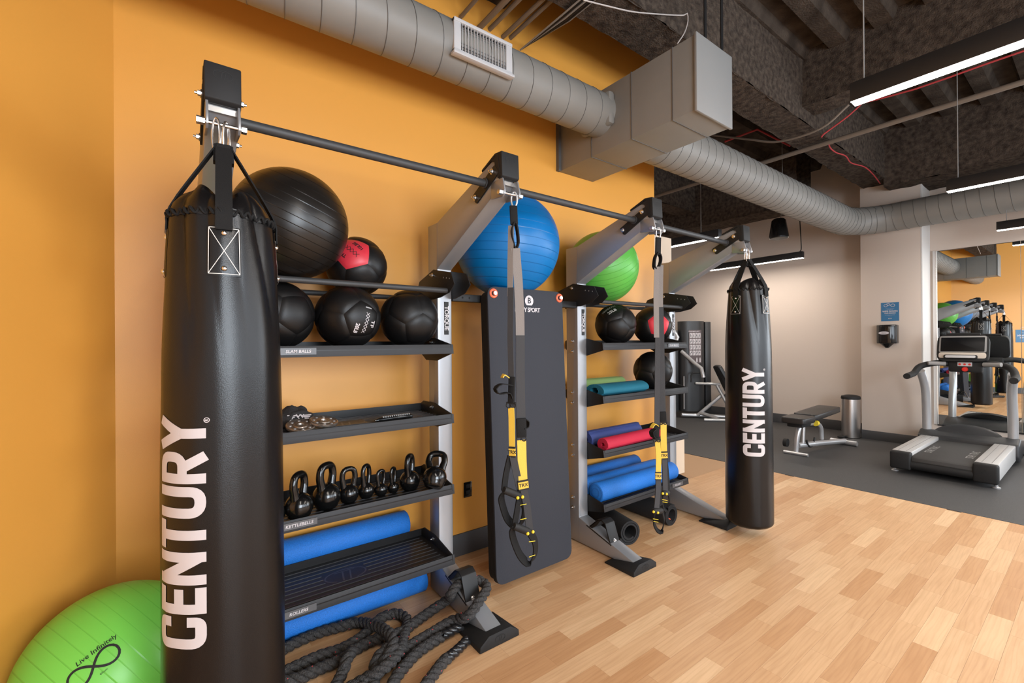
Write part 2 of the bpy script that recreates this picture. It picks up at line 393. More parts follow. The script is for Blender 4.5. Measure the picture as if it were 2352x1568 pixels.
# baseboards
bb = MB().box((LX, WY - .012, 0), (OX, WY, .142)); struct('baseboard_orange', bb, BASEB, base=False, bevel=.003)
n = -LN.normalized() * .012
struct('baseboard_left', MB().prism([(LP.x, LP.y), (LE.x, LE.y), (LE.x + n.x, LE.y + n.y), (LP.x + n.x, LP.y + n.y)], 0, .142, 'z'), BASEB, base=False)
struct('baseboard_end', MB().box((BX - .014, 2.113, 0), (BX, 6.2, .15)), BASEB, base=False, bevel=.003)
struct('baseboard_column', MB().box((CX - .014, 1.45, 0), (CX, 2.113, .125)), BASEB, base=False, bevel=.003)
struct('baseboard_mirror', MB().box((BX - .014, -3.5, 0), (BX, 1.46, .125)), BASEB, base=False, bevel=.003)
struct('trim_2', MB().box((BX - .024, 1.40, .25), (BX, 1.432, 2.56)), CHROME, base=False)
struct('trim_3', MB().box((OX, WY + .01, 1.80), (3.845, WY + .13, 2.375)), BEIGE, base=False)
struct('trim_4', MB().box((3.68, 2.70, 0), (4.27, 2.82, .36)), BEIGE, base=False)
mir = thing('wall_mirror', 'large frameless wall mirror in two panes behind the treadmill', 'mirror', (BX, .2, .25))
for a, b in ((.655, 1.40), (-.6, .649)):
    obj('pane', MB().box((BX - .012, a, .25), (BX - .004, b, 2.555)), MIRROR, mir, smooth=0)
obj('channel', MB().box((BX - .016, -.6, .235), (BX - .002, 1.40, .252)), BLKMET, mir)
# ceiling: corrugated deck with sprayed beams
dk = MB(); prof = []; yy = -3.7; k = 0
while yy < 6.5:
    prof += [(yy, DZ), (yy + .13, DZ), (yy + .165, DZ - .085), (yy + .295, DZ - .085)]; yy += .33
prof += [(yy, DZ), (yy, DZ + .2), (-3.7, DZ + .2)]
dk.prism(prof, -3.2, BX + .3, 'x'); struct('ceiling', dk, DECK, base=False, smooth=0)
def beam_x(name, y0, y1, z0, x0, x1):
    mb = MB(); z1 = DZ + .05; L = x1 - x0; nu = int(L * 14)
    rough_grid(mb, (x0, y0, z0), (L, 0, 0), (0, 0, z1 - z0), nu, 10, .016); rough_grid(mb, (x0, y0, z0), (0, y1 - y0, 0), (L, 0, 0), 6, nu, .014)
    rough_grid(mb, (x0, y1, z0), (0, 0, z1 - z0), (L, 0, 0), 10, nu, .016)
    return struct(name, mb, FIRE, base=False, smooth=60)
def beam_y(name, x0, x1, z0, y0, y1):
    mb = MB(); z1 = DZ + .05; L = y1 - y0; nu = int(L * 14)
    rough_grid(mb, (x0, y0, z0), (0, 0, z1 - z0), (0, L, 0), 10, nu, .016); rough_grid(mb, (x0, y0, z0), (0, L, 0), (x1 - x0, 0, 0), nu, 6, .014)
    rough_grid(mb, (x1, y0, z0), (0, L, 0), (0, 0, z1 - z0), nu, 10, .016)
    return struct(name, mb, FIRE, base=False, smooth=60)
beam_x('ceiling_beam_1', 1.77, 2.07, 3.49, -.68, BX)
beam_y('ceiling_beam_2', 4.83, 5.10, 3.62, -3.5, 1.78)
beam_y('ceiling_beam_3', 7.42, 8.1, 3.38, -3.5, 1.78)
beam_y('ceiling_beam_4', 7.0, 7.5, 3.30, 2.65, 6.2)
beam_y('ceiling_beam_5', 1.55, 1.85, 3.72, 2.05, WY)
beam_x('ceiling_beam_6', 4.2, 4.5, 3.55, 3.0, BX)
# pipes, conduits, cables under the deck
tag(obj('sprinkler_pipe', MB().cyl((5.45, -2.0, 3.44), (5.45, 6.0, 3.44), .024, 12), CONDUIT), 'long brown sprinkler pipe crossing under the sprayed beams', 'pipe')
hang = MB()
CL = ['thick brown conduit nearest the duct grille', 'brown conduit paired beside the thick one by the grille', 'brown conduit in the middle of the group above the duct', 'brown conduit next to the dark cable bundle above the duct']
for ci, px in enumerate(((1105, 60), (1130, 62), (1160, 80), (1178, 82))):
    p = ony(px[0], px[1], WY - .03); hang = MB().tube([(p.x, WY + .0, p.z), (p.x, 2.055, p.z)], .019 if ci == 0 else .015, 10)
    tag(obj('conduit_pipe', hang, CONDUIT), CL[ci], 'pipe', 'conduits above the duct')
p = ony(1062, 35, WY - .03); tag(obj('conduit_pipe', MB().tube([(p.x, WY, p.z), (p.x, 2.055, p.z)], .013, 8), CONDUIT), 'thin orange-painted conduit beside the duct grille', 'pipe')
wb = thing('cable_bundle', 'bundle of dark data cables sloping above the round duct', 'cables', (1.6, 2.4, 3.3))
for i in range(7):
    a = ony(1195 + i * 3, 115 - i * 2.0, 2.5); zl = min(a.z, 3.446 + .006 * math.sin(i)); c2_ = Vector((a.x, 2.08, zl)); b = Vector((a.x, -3.49, zl - .02))
    obj('cable', MB().tube([a, c2_, c2_.lerp(b, .5) + Vector((0, 0, -.01 * (i % 3))), b], .006, 6), FIXT if i % 3 else CABLE, wb)
tag(obj('red_conduit', MB().tube(catmull([onx(1985, 232, 5.2), onx(1950, 265, 5.2), onx(1892, 308, 5.2), onx(1888, 315, 5.2)], .05), .007, 6), REDCABLE), 'red fire alarm cable dropping to the brown sprinkler pipe', 'cable')
rp = [q if q.x < CX - .01 else Vector((CX - .008, q.y, q.z)) for q in (onz(x, y, 3.462) for x, y in ((1903, 323), (1906, 338), (1920, 350), (1942, 358), (1955, 374), (1985, 383), (2005, 400), (2022, 422)))]
tag(obj('red_cable', MB().tube(catmull(rp, .05), .0065, 6), REDCABLE), 'wavy red cable stapled under the long sprayed beam', 'cable')
tag(obj('red_cable', MB().tube(catmull([onx(1975, 238, 5.3), onx(2100, 205, 5.3), onx(2250, 152, 5.3), onx(2400, 100, 5.3), onx(2400, 100, 5.3) + Vector((0, -3.2, .0))], .2), .008, 6), REDCABLE), 'straight red cable running beside the ribbed deck', 'cable')
tag(obj('red_cable', MB().tube([onx(1665, 325, 5.6), onx(1740, 297, 5.6), onx(1815, 335, 5.6)], .012, 6), REDCABLE), 'red cable bent to a peak beside the boxed duct', 'cable')
tag(obj('flexible_conduit', MB().tube(catmull([onx(1635, 310, 5.0), onx(1720, 320, 5.0), onx(1790, 325, 5.0), onx(1885, 295, 5.0), onx(1950, 240, 5.0)], .05), .011, 8), CONDUIT), 'sagging brown flexible conduit between boxed duct and pendant light', 'cable')
tag(obj('white_wire', MB().tube(catmull([ony(1340, 0, 1.75), ony(1400, 15, 1.75), ony(1455, 27, 1.75), ony(1520, 33, 1.75), ony(1570, 35, 1.75), ony(1578, 30, 1.75), ony(1580, 48, 1.75), ony(1572, 75, 1.75), ony(1556, 100, 1.75)], .03), .004, 6), mat('white_wire', (.5, .45, .42), .6)), 'loose white wire looping beside the boxed duct', 'cable')
# round spiral duct with box plenum
DY, DZc = 2.12, 2.945
duct = thing('spiral_duct', 'grey painted round spiral duct with boxed plenum and grille', 'duct', (2.5, DY, 2.6))
def spiral(pts, r, pitch, nm):
    o = obj(nm, MB().tube(pts, r, 40, caps=False), DUCT, duct, smooth=60); sm = MB(); acc = 0.; seam = []
    P = [Vector(p) for p in pts]; t0 = None; up = None; th = 0
    fine = []
    for a, b in zip(P, P[1:]):
        n = max(1, int((b - a).length / (pitch / 28))); fine += [a.lerp(b, i / n) for i in range(n)]
    for i in range(len(fine) - 1):
        t = (fine[i + 1] - fine[i]); L = t.length; t = t.normalized()
        if up is None: up = Vector((0, 0, 1))
        up = (up - t * up.dot(t)).normalized(); w = t.cross(up); th += 2 * PI * L / pitch
        seam.append(fine[i] + (up * math.cos(th) + w * math.sin(th)) * (r + .0008))
    obj('seam', MB().tube(seam, .0022, 4), DUCTSEAM, o)
    return o
spiral([(-.56, DY, DZc), (2.36, DY, DZc)], .141, .145, 'round_section')
r2 = .178; E0 = 7.0; path = [(2.74, DY, 2.95), (E0, DY, 2.95)]
for i in range(1, 11): a = PI / 2 * i / 10; path.append((E0 + .5 * math.sin(a), DY - .5 * (1 - math.cos(a)), 2.95 + .03 * i / 10))
path.append((E0 + .5, -3.3, 2.98)); spiral(path, r2, .115, 'round_section')
bx = obj('plenum_box', MB().box((2.36, 1.41, 2.69), (2.74, WY, 3.12)), DUCT, duct, bevel=.004)
obj('end_cap', MB().box((2.352, 1.392, 2.682), (2.748, 1.41, 3.128)), mat('grey_cap_paint', (.25, .245, .235), .45), duct, bevel=.004)
obj('flange', MB().box((2.335, WY - .03, 2.688), (2.362, WY, 3.12)), mat('dark_flange', (.09, .085, .08), .5), duct)
for yy in (1.55, 1.85, 2.2): obj('seam', MB().box((2.357, yy, 2.687), (2.743, yy + .004, 3.123)), DUCTSEAM, bx)
obj('collar', MB().box((2.30, DY - .135, DZc - .11), (2.36, DY + .135, DZc + .11)), DUCT, duct, bevel=.02)
obj('hanger_strap', MB().box((2.52, 1.44, 3.1), (2.545, 1.446, 4.1)), BLKMET, duct)
obj('hanger_strap', MB().box((2.71, 1.44, 3.1), (2.735, 1.446, 4.1)), BLKMET, duct)
g = obj('grille', MB().box((1.125, 1.972, 2.85), (1.49, 1.995, 2.868)).box((1.125, 1.972, 3.008), (1.49, 1.995, 3.026)).box((1.125, 1.975, 2.85), (1.165, 1.995, 3.026)).box((1.45, 1.975, 2.85), (1.49, 1.995, 3.026)), GRILLE, duct, bevel=.002)
obj('grille_throat', MB().box((1.16, 1.991, 2.865), (1.455, 1.995, 3.01)), DARK, g)
for i in range(16): x = 1.172 + i * .0187; obj('grille_bar', MB().box((x, 1.976, 2.868), (x + .0026, 1.99, 3.008)), GRILLE, g)
for i in range(9): z = 2.878 + i * .0158; obj('grille_bar', MB().box((1.165, 1.982, z), (1.45, 1.986, z + .003)), mat('grille_back_bar', (.14, .14, .145), .5), g)
obj('grille_flange', MB().box((1.118, 1.962, 2.838), (1.497, 2.0, 2.853)), GRILLE, g, bevel=.002)
# linear pendant lights
def pendant(x, y0, y1, label, ztop=DZ - .02, z=2.60, w=.075, h=.085, hangs=()):
    t = thing('linear_pendant_light', label, 'light', (x, (y0 + y1) / 2, z), 'black linear pendant lights')
    obj('housing', MB().box((x - w / 2, y0, z + .002), (x + w / 2, y1, z + h + .012)), FIXT, t, bevel=.002)
    obj('lens', MB().box((x - w / 2 + .004, y0 + .003, z), (x + w / 2 - .004, y1 - .003, z + .004)), LED, t)
    for yy in hangs: obj('hanging_cable', MB().cyl((x, yy, z + h), (x, yy, ztop), .003, 6), CABLE, t)
    return t
pendant(2.81, -2.0, .80, 'black linear pendant light hanging beside the boxed duct', hangs=(.75, .1, -1.7))
pendant(5.135, -2.0, .815, 'black linear pendant light over the treadmill deck', hangs=(.75, .35, -1.7))
pendant(7.43, -2.0, .775, 'black linear pendant light against the top of the mirror wall', ztop=2.818, hangs=(.7, -1.7))
pendant(5.135, 2.76, 5.2, 'black linear pendant light showing behind the last rack arm', hangs=(3.0, 5.0))
pendant(7.43, 2.73, 4.36, 'black linear pendant light crossing behind the far punching bag straps', ztop=3.31, hangs=(4.1,))
pendant(.5, -2.0, .5, 'added unseen black linear pendant light over the open floor near the left orange wall', hangs=(0., -1.7))  # extra lamp outside the frame, added to brighten floor and walls
tag(obj('power_cord', MB().tube(catmull([(7.43, 2.80, 2.69), (7.43, 2.76, 2.72), (7.35, 2.73, 2.86), (7.35, 2.75, 3.30)], .03), .007, 6), FIXT), 'black cord dropping to the end of the far pendant light', 'cord')
sp = thing('pendant_speaker', 'black pendant loudspeaker hanging below the round duct', 'speaker', (6.5, 2.68, 2.75))
obj('body', MB().lathe([(.01, .0), (.115, .005), (.118, .03), (.085, .24), (.06, .262), (.01, .265)], 28, (6.5, 2.68, 2.755)), GLOSSBLK, sp)
obj('hanging_cable', MB().tube([(6.5, 2.66, 3.01), (6.5, 2.63, 3.15), (6.5, 2.63, 4.15)], .004, 6), CABLE, sp)
obj('grille', MB().lathe([(.003, 0), (.105, 0), (.108, .006)], 28, (6.5, 2.68, 2.752)), FIXT, sp)
# wall fittings
op = thing('wall_outlet', 'black outlet plate on the orange wall beside the hanging mats', 'outlet', (1.527, WY, .36))
obj('plate', MB().box((1.497, WY - .006, .366), (1.557, WY, .465)), GLOSSBLK, op, bevel=.002)
for zz in (.385, .425): obj('socket', MB().box((1.512, WY - .008, zz), (1.542, WY - .005, zz + .025)), RUBB, op, bevel=.002)
def sign(o, c, ex, ey, w, h, nrm):
    c = Vector(c); ex = Vector(ex); ey = Vector(ey); n = Vector(nrm) * .004
    vs = [c + ex * (a * w / 2) + ey * (b * h / 2) + n * d for d in (0, 1) for a, b in ((-1, -1), (1, -1), (1, 1), (-1, 1))]
    obj('panel', MB().add(vs, [(0, 1, 2, 3), (4, 5, 6, 7), (0, 1, 5, 4), (1, 2, 6, 5), (2, 3, 7, 6), (3, 0, 4, 7)]), BLUESIGN, o)
    k = c + n * 1.3; s = w / .19
    for body, sz, dy, b in (('WIPE DOWN', .027, .005, .0012), ('YOUR MACHINE', .016, -.02, .0008), ('PLEASE USE WIPES AFTER', .008, .04, 0), ('EACH EXERCISE', .008, .029, 0), ('FOR THE SAFETY OF OTHERS', .008, -.045, 0), ('THANK YOU', .007, -.057, 0), ('BLDG', .015, -.092, .0006)):
        obj('lettering', txt(body, sz * s, b * s).map(plane_map(k + ey * dy * s, ex, ey)), PRINT, o, smooth=0)
    ic = strip2d([[(-.045 + .018 * math.cos(a * PI / 6), .018 * math.sin(a * PI / 6)) for a in range(13)], [(.03 + .022 * math.cos(a * PI / 6), .018 * math.sin(a * PI / 6)) for a in range(13)], [(-.027, 0), (.008, .004)], [(-.04, .02), (-.01, .028), (0, .01)]], .005)
    obj('pictogram', ic.map(plane_map(k + ey * .085 * s, ex * s, ey * s)), PRINT, o, smooth=0)
sg = thing('wipe_down_sign', 'square blue wipe down notice on the column above the wipe dispenser', 'sign', (CX, 1.79, 1.63)); sign(sg, (CX, 1.791, 1.757), (0, -1, 0), (0, 0, 1), .19, .25, (-1, 0, 0))
lc = LP + LD * 1.45 + Vector((0, 0, 1.45)); sg2 = thing('notice_sign', 'blue notice panel on the left orange wall seen in the mirror', 'sign', lc); sign(sg2, lc, LD * -1, (0, 0, 1), .42, .32, (.866, -.5, 0))
wd_ = thing('wipe_dispenser', 'black wall mounted wipe dispenser with white oval badge', 'dispenser', (CX, 1.80, 1.27))
c = Vector((CX, 1.807, 0)); pf = [(-.108, 0), (-.108, .1), (-.06, .15), (0, .165), (.06, .15), (.108, .1), (.108, 0)]
obj('cover', MB().prism([(c.x - b, c.y + a) for a, b in pf], 1.33, 1.58, 'z'), GLOSSBLK, wd_, bevel=.012, seg=3)
obj('outlet_spout', MB().lathe([(.02, 1.272), (.025, 1.28), (.075, 1.33)], 20, (CX - .075, 1.807, 0)), GLOSSBLK, wd_)
bd = MB().lathe([(.001, -.002), (.05, -.002), (.052, .002), (.001, .003)], 28).map(lambda p: (CX - .164 - p.z, 1.82 + p.x * 1.1, 1.47 + p.y * .38)); b_ = obj('badge', bd, PRINT, wd_)
obj('badge_text', txt('Wipes', .02).map(plane_map((CX - .169, 1.82, 1.47), (0, -1, 0), (0, 0, 1))), MACH, b_, smooth=0)
obj('lock', MB().lathe([(.012, 0), (.012, .012)], 14, (CX - .06, 1.70, 1.475), 'y'), CHROME, wd_)

# ------------------------------------------------------------------ storage rack
XC = [.113 + 1.0635 * i for i in range(4)]
PY0, PY1, SYF, SYB = 2.19, 2.30, 2.03, 2.40       # post front / back, shelf front / back
rack = thing('storage_rack', 'grey and black steel training rack with shelves and pull-up bars along the orange wall', 'rack', (1.7, 2.2, 0))
def bolt(c, axis, parent, r=.0085, h=.010):
    c = Vector(c); a = Vector(axis)
    mb = MB().tube([c, c + a * .003], r * 1.5, 14).tube([c + a * .003, c + a * h], r, 6).tube([c + a * h, c + a * (h + .008)], r * .5, 8)
    return obj('bolt', mb, CHROME, parent)
def emblem(parent, fn, s, m=RUBBD):
    ov = [(.5 * math.cos(a * PI / 16), .29 * math.sin(a * PI / 16)) for a in range(-6, 22)]
    mb = strip2d([ov, [(-.24, .2), (.27, .2)], [(-.03, .2), (-.12, -.26)], [(.15, .16), (.05, -.27)]], .04)
    mb.map(lambda p: p * s); obj('emblem', mb.map(fn), m, parent, smooth=0)
for i, x in enumerate(XC):
    hw = .0435
    up = obj('upright', MB().prism([(PY1, .012), (1.72, .012), (1.72, .045), (PY0, .18), (PY0, 1.782), (1.66, 2.03), (1.606, 2.085), (1.606, 2.192), (1.625, 2.2), (PY0, 2.033), (PY1, 2.033)], x - hw, x + hw, 'x'), STEEL, rack, bevel=.004)
    obj('weld_line', MB().box((x - hw - .0006, PY0 - .0012, .02), (x + hw + .0006, PY0 + .0004, .18)).box((x - hw - .0006, PY0 - .0012, 1.79), (x + hw + .0006, PY0 + .0004, 2.03)), mat('weld_grey', (.16, .155, .155), .5, .3), up)  # thin grey line where leg and arm join the post
    for s in (-1, 1):
        obj('pin_bracket', MB().prism([(1.665, 2.022), (1.58, 2.012), (1.564, 2.022), (1.563, 2.042), (1.578, 2.095), (1.665, 2.095)], x + s * .0405 - .0035, x + s * .0405 + .0035, 'x'), STEEL, up, bevel=.001)
    obj('bracket_web', MB().box((x - .037, 1.60, 2.075), (x + .037, 1.606, 2.105)), CHROME, up)
    obj('pin', MB().cyl((x - .055, 1.577, 2.03), (x + .055, 1.577, 2.03), .0065, 14).tube([(x - .066, 1.577, 2.03), (x - .046, 1.577, 2.03)], .012, 6).tube([(x + .046, 1.577, 2.03), (x + .060, 1.577, 2.03)], .012, 6), CHROME, up)
    cp = obj('end_cap', MB().prism([(1.74, 2.176), (1.632, 2.217), (1.579, 2.212), (1.574, 2.104), (1.590, 2.094), (1.607, 2.100), (1.607, 2.196), (1.628, 2.203), (1.738, 2.165)], x - .047, x + .047, 'x'), RUBB, rack, bevel=.004)
    emblem(cp, plane_map((x, 1.5765, 2.178), (1, 0, 0), (0, .045, 1)), .05)
    for s in (-1, 1): obj('cap_skirt', MB().prism([(1.66, 2.19), (1.607, 2.205), (1.59, 2.11), (1.607, 2.10), (1.625, 2.14), (1.632, 2.18)], x + s * .0485, x + s * .044, 'x'), RUBB, cp)
    for s in (-1, 1):
        if (i == 0 and s < 0): pass
        mp = obj('bar_mount', MB().prism(rnd_poly([(1.628, 2.166), (1.599, 2.121), (1.782, 2.029), (1.816, 2.074)], .012, 4, True), x + s * .0435, x + s * .050, 'x'), BLKMET, rack)
        for by, bz in ((1.648, 2.140), (1.790, 2.061)): bolt((x + s * .050, by, bz), (s, 0, 0), mp)
        if i == 0 and s < 0:
            for by, bz in ((1.648, 2.140), (1.79, 2.061)): pass
    # foot
    fr = [(-.11, 0), (.11, 0), (.108, .028), (.06, .062), (-.06, .062), (-.108, .028)]; bk = [(-.11, 0), (.11, 0), (.11, .008), (.075, .010), (-.075, .010), (-.11, .008)]
    vs = [(x + a, 1.68, b) for a, b in fr] + [(x + a, 1.905, b) for a, b in bk]
    ft = obj('foot', MB().add(vs, [(5, 4, 3, 2, 1, 0), (6, 7, 8, 9, 10, 11)] + [(j, (j + 1) % 6, 6 + (j + 1) % 6, 6 + j) for j in range(6)]), RUBB, rack, bevel=.006)
    emblem(ft, plane_map((x, 1.6785, .032), (1, 0, 0), (0, 0, 1)), .055)
    for s in (-1, 1): obj('foot_screw', MB().lathe([(.006, .03), (.006, .036)], 10, (x + s * .088, 1.80, -.012)), RUBBD, ft)
    # shelf bolts on post sides
    for zt in (1.372, 1.015, .652, .29):
        for dz in (-.035, .035):
            for s in (-1, 1):
                if (i in (0, 2) and s < 0) or (i in (1, 3) and s > 0): bolt((x + s * hw, 2.245, zt - .02 + dz), (s, 0, 0), up)
    # ball-rail brackets
    for s in (-1, 1):
        if i == 0 and s < 0: continue
        hb = obj('rail_bracket', MB().prism([(2.422, 1.705), (2.402, 1.735), (2.225, 1.782), (2.03, 1.742), (1.995, 1.68), (2.05, 1.64), (2.15, 1.622), (2.40, 1.622), (2.422, 1.65)], x + s * .0436, x + s * .0496, 'x'), BLKMET, rack, bevel=.0015)
        bolt((x + s * .0496, 2.235, 1.752), (s, 0, 0), hb, .007)
        for q in range(3): obj('hole', MB().lathe([(.004, 0), (.004, .0012)], 10, (x + s * .0490 if s > 0 else x + s * .0502, 2.045 + q * .032, 1.712 + q * .006), 'x'), CABLE, hb)
    # brand sticker
    st = obj('sticker', MB().box((x - .004, PY0 - .0012, 1.425), (x + .024, PY0 - .0004, 1.605)), BLKMET, up)
    obj('sticker_text', txt('TORQUE', .034, .0008, .95).map(plane_map((x + .010, PY0 - .0018, 1.515), (0, 0, -1), (1, 0, 0))), PRINT, st, smooth=0)
# rope anchors on the two middle legs
for x in XC[1:3]:
    pa = [(2.115, .128), (2.02, .214), (1.985, .222), (1.958, .208), (1.912, .085)]
    an = MB().ribbon([(x, a, b) for a, b in pa], (1, 0, 0), .086, .010)
    a_ = obj('rope_anchor', an, BLKMET, rack, bevel=.003)
    obj('anchor_base', MB().ribbon([(x, 2.12, .150), (x, 1.905, .090)], (1, 0, 0), .089, .008), BLKMET, a_)
    obj('anchor_wing', MB().prism([(2.115, .135), (2.02, .214), (1.99, .222), (2.03, .175), (2.07, .145)], x - .043, x + .043, 'x'), BLKMET, a_)
    bolt((x, 1.918, .108), (0, -.9, .3), a_, .007)
# pull-up bars and ball rails
for i in range(3):
    obj('pull_up_bar', MB().cyl((XC[i] + .05, 1.707, 2.105), (XC[i + 1] - .05, 1.707, 2.105), .0168, 24).cyl((XC[i] + .05, 1.707, 2.105), (XC[i] + .056, 1.707, 2.105), .024, 24).cyl((XC[i + 1] - .056, 1.707, 2.105), (XC[i + 1] - .05, 1.707, 2.105), .024, 24), TUBE, rack)
    if i != 1:
        for yy, zz in ((2.075, 1.652), (2.395, 1.635) if i == 0 else (2.35, 1.655)): obj('ball_rail', MB().cyl((XC[i] + .0496, yy, zz), (XC[i + 1] - .0496, yy, zz), .0135, 18), TUBE, rack)
    else:
        hr = obj('mat_rail', MB().box((XC[1] + .0496, 2.19, 1.612), (XC[2] - .0496, 2.23, 1.654)), BLKMET, rack, bevel=.003)
        obj('ball_rail', MB().cyl((XC[1] + .0496, 2.375, 1.662), (XC[2] - .0496, 2.375, 1.662), .0135, 18), TUBE, rack)
        for px in (1.424, 1.924): obj('mat_peg', MB().cyl((px, 2.20, 1.645), (px, 2.062, 1.656), .007, 12).cyl((px, 2.066, 1.656), (px, 2.056, 1.6565), .011, 12), CHROME, hr)
        for px in (1.29, 1.335): obj('hole', MB().lathe([(.006, 0), (.006, .001)], 10, (px, 2.1893, 1.634), 'y'), DARK, hr)
# shelves
RIB = mat('tray_rib_edge', (.035, .034, .036), .35)
def shelf(bay, zt, text=None, tx=.0):
    x0, x1 = XC[bay] + .047, XC[bay + 1] - .047
    sh = obj('shelf', MB().box((x0, SYF + .003, zt - .024), (x1, SYB, zt - .019)), TRAY, rack)
    obj('front_lip', MB().prism([(SYF, zt - .048), (SYF + .004, zt - .048), (SYF + .010, zt - .002), (SYF + .006, zt)], x0 - .012, x1 + .012, 'x'), TRAYLIP, sh, bevel=.001)
    obj('back_lip', MB().box((x0, SYB - .004, zt - .048), (x1, SYB, zt + .018)), TRAY, sh)
    for s, xx in ((-1, x0), (1, x1)):
        sp_ = obj('side_plate', MB().prism([(SYF + .004, zt), (SYF + .001, zt - .048), (2.19, zt - .088), (2.32, zt - .088), (2.405, zt - .04), (2.405, zt + .014), (2.36, zt + .036), (2.22, zt + .036)], xx - .003, xx + .003, 'x'), BLKMET, sh, bevel=.001)
        bolt((xx - s * .003, 2.245, zt + .012), (-s, 0, 0), sp_, .007)
    xm = (x0 + x1) / 2
    for k in range(9):
        yy = 2.075 + k * .036
        if 3 <= k <= 5:
            obj('tray_rib', MB().box((x0 + .03, yy, zt - .0195), (xm - .10, yy + .005, zt - .0165)), RIB, sh); obj('tray_rib', MB().box((xm + .10, yy, zt - .0195), (x1 - .03, yy + .005, zt - .0165)), RIB, sh)
        else: obj('tray_rib', MB().box((x0 + .03, yy, zt - .0195), (x1 - .03, yy + .005, zt - .0165)), RIB, sh)
    emblem(sh, plane_map((xm, 2.21, zt - .0185), (1, 0, 0), (0, 1, 0)), .19, RIB)
    if text:
        lb = obj('label_plate', MB().box((tx - .075, SYF - .0016, zt - .0375), (tx + .065, SYF + .004, zt - .0095)), mat('label_grey', (.085, .085, .09), .4), sh)
        obj('label_text', txt(text, .0175 if len(text) < 12 else .015, .0004, 1.05, .12).map(plane_map((tx - .005, SYF - .0022, zt - .024), (1, 0, 0), (0, 0, 1))), PRINT, lb, smooth=0)
ZS = (1.372, 1.015, .652, .29)
for xx in (.3, .95): obj('roller_rest', MB().box((xx, SYB, ZS[3] - .028), (xx + .02, 2.53, ZS[3] - .018)), BLKMET, rack)
shelf(0, ZS[0], 'SLAM BALLS', .41); shelf(0, ZS[1]); shelf(0, ZS[2], 'KETTLEBELLS', .41); shelf(0, ZS[3], 'ROLLERS', .405)
shelf(2, ZS[0], 'SLAM BALLS', 3.08); shelf(2, ZS[1]); shelf(2, ZS[2]); shelf(2, ZS[3], 'ROLLERS', 3.12)

# ------------------------------------------------------------------ punching bags
S_ = .095
GLYPH = {
 'C': (.60, [rnd_poly([(.60 - S_, .66), (.60 - S_, 1 - S_), (S_, 1 - S_), (S_, S_), (.60 - S_, S_), (.60 - S_, .34)], .16)]),
 'E': (.50, [[(.50, 1 - S_), (S_, 1 - S_), (S_, S_), (.50, S_)], [(S_, .5), (.47, .5)]]),
 'N': (.62, [[(S_, 0), (S_, 1)], [(S_, .9), (.62 - S_, .1)], [(.62 - S_, 0), (.62 - S_, 1)]]),
 'T': (.54, [[(0, 1 - S_), (.54, 1 - S_)], [(.27, 0), (.27, 1 - S_)]]),
 'U': (.60, [rnd_poly([(S_, 1), (S_, S_), (.60 - S_, S_), (.60 - S_, 1)], .2)]),
 'R': (.60, [[(S_, 0), (S_, 1)], rnd_poly([(S_, 1 - S_), (.60 - S_, 1 - S_), (.60 - S_, .42), (S_, .42)], .2), [(.30, .42), (.53, 0)]]),
 'Y': (.60, [[(.05, 1), (.30, .46)], [(.55, 1), (.30, .46)], [(.30, .5), (.30, 0)]])}
